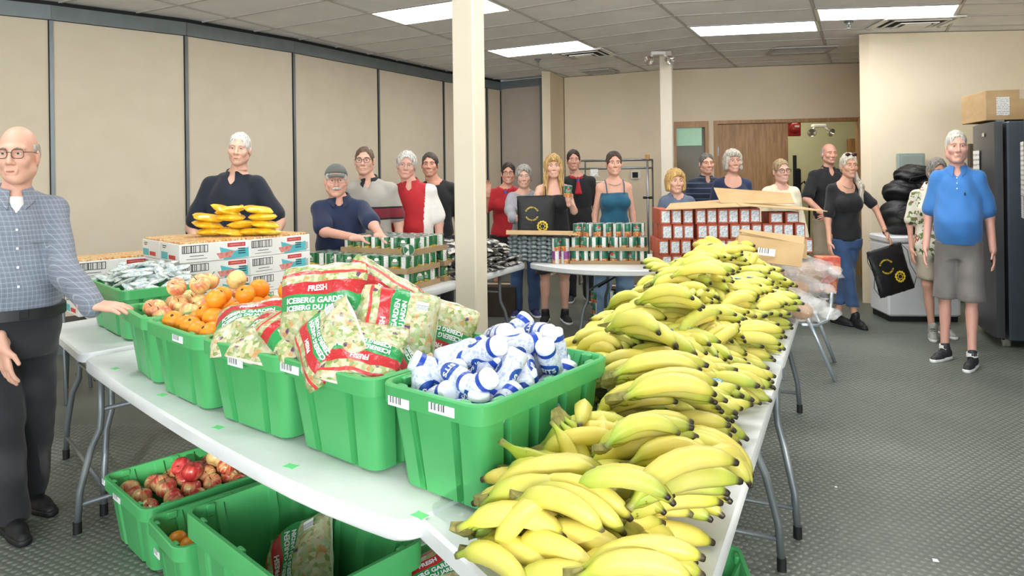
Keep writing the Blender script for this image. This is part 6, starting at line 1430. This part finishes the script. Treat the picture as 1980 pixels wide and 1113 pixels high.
# 3 - man with cap leaning on the cans
def ex3(e, k):
    hd = k['hd']; mcap = cloth('cap_grey', '#5f625f'); q = Field(k['hc']-.15, k['hc']+np.array((.15, .15, .17)), .007); h = k['hc']; q.ell(h+np.array((0, .016, .036)), (.086, .106, .098), 0); q.plane((0, -.25, -1), float(np.array((0, -.25, -1)) @ h)-.042); p_ = q.mesh()
    c = link('cap', np_mesh('cap', [(*p_, 0)], [mcap]), e); mb = MB(); pts = []
    for j, (dy, dz) in enumerate(((-.075, .052), (-.12, .050), (-.16, .036))): pts.append([hd(.072*(1-.12*j)*math.sin(a), dy-.0+.075*(1-math.cos(a))*.9, dz-.012*(1-math.cos(a))) for a in [R(-75+15*i) for i in range(11)]])
    lo = [[p+Vector((0, 0, -.006)) for p in r] for r in pts]; vs = [p for r in pts+lo for p in r]; fs = []
    for o_ in (0, 33):
        for j in range(2):
            for i in range(10): fs.append((o_+j*11+i, o_+j*11+i+1, o_+(j+1)*11+i+1, o_+(j+1)*11+i))
    for i in range(10): fs.append((22+i, 23+i, 56+i, 55+i))
    mb.add(vs, fs); mb.build('brim', mcap, c, True)
person(660, 5.45, 320, 'man in a grey cap and navy polo leaning on the vegetable cans', yaw=R(10), g=1.1, belly=.07, skin='#e0aa96', hair=('short', '#cfcac0'), shirt=(navy, 'short', 'collar', .84, .01), pants=(charc, .05, .012), arms=(((628, 448, 5.15), (692, 460, 4.98)), ((722, 435, 5.2), (738, 458, 4.95))), hands=({'dir': (1, .1, .05), 'palm': (0, .2, -1), 'curl': .9}, {'dir': (.8, -.4, -.25), 'palm': (0, 0, -1), 'curl': .3}), hx=652, lean=(0, -.10), hyaw=R(6), glasses=(.0012, '#8a8078'), smile=.4, stache='#e6e2d8', fat=.004, extras=ex3)
# 4 - grey polo with a dark red chest band
person(716, 6.0, 284, 'man in glasses wearing a grey polo with a dark red chest band', g=1.03, belly=.03, skin='#e4b29c', hair=('crop', '#6e5a48'), shirt=(striped('polo_grey', '#a9a49c', [(1.14, 1.155, '#1c1a1c'), (1.155, 1.235, '#7c2130'), (1.235, 1.25, '#1c1a1c')]), 'short', 'collar', .88, .010, None, blackc), pants=(charc, .05, .012), hx=706, hyaw=R(4), glasses=(.0020, '#221e20'), smile=.7)
# 5 - red polo
person(795, 6.3, 294, 'white-haired man in a red polo with white sleeves behind the cans', yaw=R(-6), g=1.08, belly=.06, skin='#dcaa98', hair=('thick', '#d5d2cb'), shirt=(red, 'short', 'collar', .88, .012, white), pants=(charc, .05, .012), hx=787, hyaw=R(12), htilt=R(5), glasses=(.0011, '#9a948c'), smile=.1)
# 6 - black tee
person(842, 7.0, 295, 'dark-haired man in a black tee shirt next to the post', g=1.0, skin='#d9a088', hair=('short', '#4a443f'), shirt=(blackc, 'short', 'crew', .9, .008), pants=(charc, .05, .01), hx=832, smile=.8)
# 7 - red shirt and scarf, hand raised
def scarf(e, k):
    nb = k['neckb']; q = Field(nb-.22, nb+.16, .010); pr = None
    for i in range(13):
        a = R(-150)+R(300)*i/12; p = nb+np.array((.078*math.sin(a), .075*math.cos(a)*1.0+.0, .015-.04*(1-math.cos(a))*.5)); 
        if pr is not None: q.cone(pr, p, .020, .020, .015)
        pr = p
    q.cone(nb+np.array((0, -.085, -.02)), nb+np.array((0, -.105, -.06)), .018, .014, .01)
    for sg in (-1, 1): q.cone(nb+np.array((0, -.105, -.06)), nb+np.array((sg*.02, -.135, -.20)), .016, .022, .01)
    link('scarf', np_mesh('scarf', [(*q.mesh(), 0)], [cloth('scarf_red', '#b8202c')]), e); mb = MB(); mb.lathe([(.02, -.015), (.02, .015)], 10, rotm((0, 0, 0), nb+np.array((0, -.105, -.045)))); mb.build('scarf_ring', mat('ring_blue', '#3a4aa0', .4), e)
person(976, 8.0, 315, 'waving woman in a red shirt and scarf behind the foil packets', fem=True, skin='#d6a088', hair=('up', '#2e2622'), shirt=(red, 'short', 'crew', .86, .012), shorts=(blackc, .55, .02), shoes='#b8a26a', arms=(((938, 408, 7.9), (944, 372, 7.75)), None), hands=({'dir': (.05, -.1, 1), 'palm': (.2, -1, 0), 'curl': .5}, None), hx=983, glasses=(.0014, '#3a2a2a'), smile=.8, extras=scarf)
# 8 - grey-haired woman
person(1013, 7.5, 320, 'grey-haired woman in a pale grey top holding the drawstring bag', fem=True, g=.98, skin='#dcae98', hair=('wavy', '#a8a49c'), shirt=(greysw, 'long', 'crew', .82, .012), pants=(denim, .05, .012), shoes='#2c3060', arms=(((985, 405, 7.35), (993, 424, 7.0)), ((1045, 400, 7.4), (1035, 425, 7.2))), hands=({'dir': (.7, -.3, .2), 'palm': (.3, .6, 0), 'curl': .9}, None), glasses=(.0012, '#a09890'), smile=.7, brow='#a89f94')
# 9 - blonde woman with can
person(1070, 7.15, 299, 'long-haired blonde woman in black lifting a soup can', fem=True, skin='#e0b09a', hair=('long', '#c9a468'), shirt=(blackc, 'none', 'tank', .80, .010), shorts=(blackc, .50, .015), shoes='#1c1c20', arms=(((1030, 398, 7.0), (1040, 382, 6.85)), ((1110, 408, 7.0), (1099, 388, 6.85))), hands=({'dir': (.2, -.2, -.9), 'palm': (0, 1, 0), 'curl': .9}, {'dir': (-.05, -.1, 1), 'palm': (-.4, -.9, 0), 'curl': .8}), smile=.8, brow='#9a7a4a')
put_can('soup', at(1097, 380, 6.76), 'soup can held up in the hand of the blonde woman', 'held soup can', (R(-6), R(8), R(-90)))
# 10 - black shirt with red scarf
person(1118, 8.3, 290, 'teenager in a black printed tee shirt with red neckerchief', fem=True, bust=False, skin='#d5a08a', hair=('up', '#3a2a22'), shirt=(blackc, 'short', 'crew', .84, .014), pants=(blackc, .05, .012), hx=1109, smile=.2, extras=lambda e, k: scarf(e, k))
# 11 - teal camisole
def ex11(e, k):
    nb = k['neckb']; mb = MB(); mb.tube([nb+np.array((.062*math.sin(a), -.075*math.cos(a)+.0-.02, -.03-.03*math.cos(a)+.02)) for a in [R(-120+20*i) for i in range(13)]], .003, 6); mb.build('necklace', m_steel, e, True)
person(1187, 7.05, 293, 'slim woman in a teal camisole and light jeans behind the soup cans', fem=True, g=.95, skin='#d8a58e', hair=('up', '#4a3a2e'), shirt=(teal, 'none', 'tank', .84, .006), pants=(ldenim, .03, .028), shoes='#b8b8ae', smile=.8, legs=((-.15, -.03, 0, -.5), (.10, .04, 0, .2)), extras=ex11)
# 12 - short blonde
person(1309, 6.95, 327, 'blonde woman in a slate vee-neck shirt behind the red boxes', fem=True, g=1.03, skin='#dcab94', hair=('bob', '#cda766'), shirt=(slate, 'short', 'v', .86, .012), pants=(denim, .05, .012), hx=1305, hyaw=R(4), smile=.5, brow='#a8834e')
# 13 - striped navy polo
person(1366, 8.0, 296, 'smiling man in a dark striped polo behind the boxes', g=1.0, skin='#d6a088', hair=('short', '#6f6a64'), shirt=(striped('polo_striped', '#1d2436', [(.9+.06*i, .912+.06*i, '#4a5a78') for i in range(10)]), 'short', 'collar', .9, .008), pants=(charc, .05, .01), smile=.9)
# 14 - silver bob
person(1416, 7.4, 290, 'woman with a silver bob in a navy top behind the flattened carton', fem=True, g=1.05, skin='#d9a590', hair=('bob', '#c4bdae'), shirt=(navy, 'long', 'scoop', .86, .012), pants=(denim, .05, .012), smile=.9, brow='#9a8a76')
# 15 - cream sweater
person(1510, 7.15, 308, 'woman in dark glasses and a cream sweater behind the open carton', fem=True, g=1.05, skin='#dcab98', hair=('up', '#a88f6c'), shirt=(cream, 'long', 'crew', .84, .016), pants=(denim, .05, .012), glasses=(.0022, '#1c2030'), smile=.7, htilt=R(-3))
# 16 - black polo, hands clasped
person(1603, 8.3, 278, 'bald man in a black polo standing in the doorway with hands clasped', g=1.03, belly=.02, skin='#d6a08a', hair=('ring', '#b9b2a8'), brow='#8a7c70', shirt=(blackc, 'short', 'collar', .88, .012), pants=(khaki, .04, .014), shoes='#8a8c90', arms=(((1560, 385, 8.2), (1590, 412, 8.0)), ((1640, 385, 8.2), (1606, 415, 7.98))), hands=({'dir': (.8, -.2, -.3), 'palm': (0, 1, 0), 'curl': .6}, {'dir': (-.8, -.2, -.3), 'palm': (0, 1, 0), 'curl': .6}), smile=.1, legs=((-.10, 0, 0), (.14, .0, 0)))
# 17 - black tee, jeans, holding the bag
def ex17(e, k):
    hd = k['hd']; mb = MB()
    for sg in (-1, 1): mb.sphere(hd(sg*.035, -.055, .108), (.030, .010, .018), 12, 8)
    mb.tube([hd(-.01, -.06, .112), hd(.01, -.06, .112)], .004, 6); mb.build('sunglasses', mat('shade_dark', '#3a1f1c', .15), e, True)
    w = k['A'][1][2]; el = k['A'][1][1]; d = Vector(w-el).normalized(); p = Vector(w)-d*.02; MB().tube([p-d*.012, p+d*.012], .029, 12).build('wrist_watch', m_bl, e, 40)
    nb = k['neckb']; MB().tube([nb+np.array((.055*math.sin(a), -.085*math.cos(a)-.02, -.03-.05*math.cos(a)+.03)) for a in [R(-90+15*i) for i in range(13)]], .0028, 6).build('necklace', m_steel, e, True)
person(1633, 6.85, 297, xs=.9, label='silver-blonde woman in a black tee and rolled jeans holding out a bag', fem=True, g=1.0, skin='#d6a288', hair=('tail', '#cfc6b6'), shirt=(blackc, 'short', 'scoop', .86, .008), pants=(denim, .19, .006), shoes='#141416', sole='#141416', arms=(((1601, 425, 6.8), (1604, 470, 6.7)), ((1692, 400, 6.75), (1714, 452, 6.6))), hands=(None, {'dir': (.35, -.3, -.8), 'palm': (-.6, .4, -.3), 'curl': .9}), hx=1641, hyaw=R(-6), smile=.4, brow='#8a7458', legs=((.05, -.10, 0, .0), (-.07, .04, 0, .4)), extras=ex17)
# 18 - floral shirt
person(1797, 6.3, 307, 'short-haired woman in a floral shirt half hidden by the man in blue', yaw=R(-12), xs=.84, fem=True, g=1.0, skin='#d6a48e', hair=('wavy', '#8f8a82'), shirt=(floral('floral_print'), 'short', 'collar', .80, .02), shorts=(khs, .52, .02), shoes='#a3a49c', hx=1812, hyaw=R(2), smile=.6, legs=((-.02, -.08, 0, -.35), (.16, .06, 0, .1)))
# 19 - blue polo
def ex19(e, k):
    b = k['prof']; s = k['s']; z = 1.28*s; d_, cy = [np.interp(z, [r[0] for r in b], [r[q] for r in b]) for q in (2, 4)]; sbox(e, .06, cy-d_-.024, z, (.014, .006, .022), navy, 'shirt_logo')
    for i in range(3): sbox(e, -.004, cy-.11*s-.028+.006*i, (1.40-.04*i)*s, (.010, .006, .010), m_wtext, 'button')
    for l in k['L']: MB().lathe([(.048, .085), (.047, .115), (.040, .115)], 14, rotm((0, 0, 0), (l[2][0], l[2][1]-.005, 0))).build('sock', white, e, 40)
person(1852, 5.45, 253, 'big white-haired man in a bright blue polo and grey shorts', yaw=R(-34), xs=.80, g=1.0, belly=.10, skin='#e0aa98', hair=('short', '#dcd6ca'), shirt=(bluep, 'short', 'collar', .90, .012), shorts=(greys, .50, .03), shoes='#2b2b30', hx=1850, hyaw=R(12), smile=.0, near=True, fat=.008, jaw=1.08, hw=1.06, hs=1.05, legs=((-.13, .02, 0, -.55), (.10, -.16, 0, -.25)), extras=ex19)
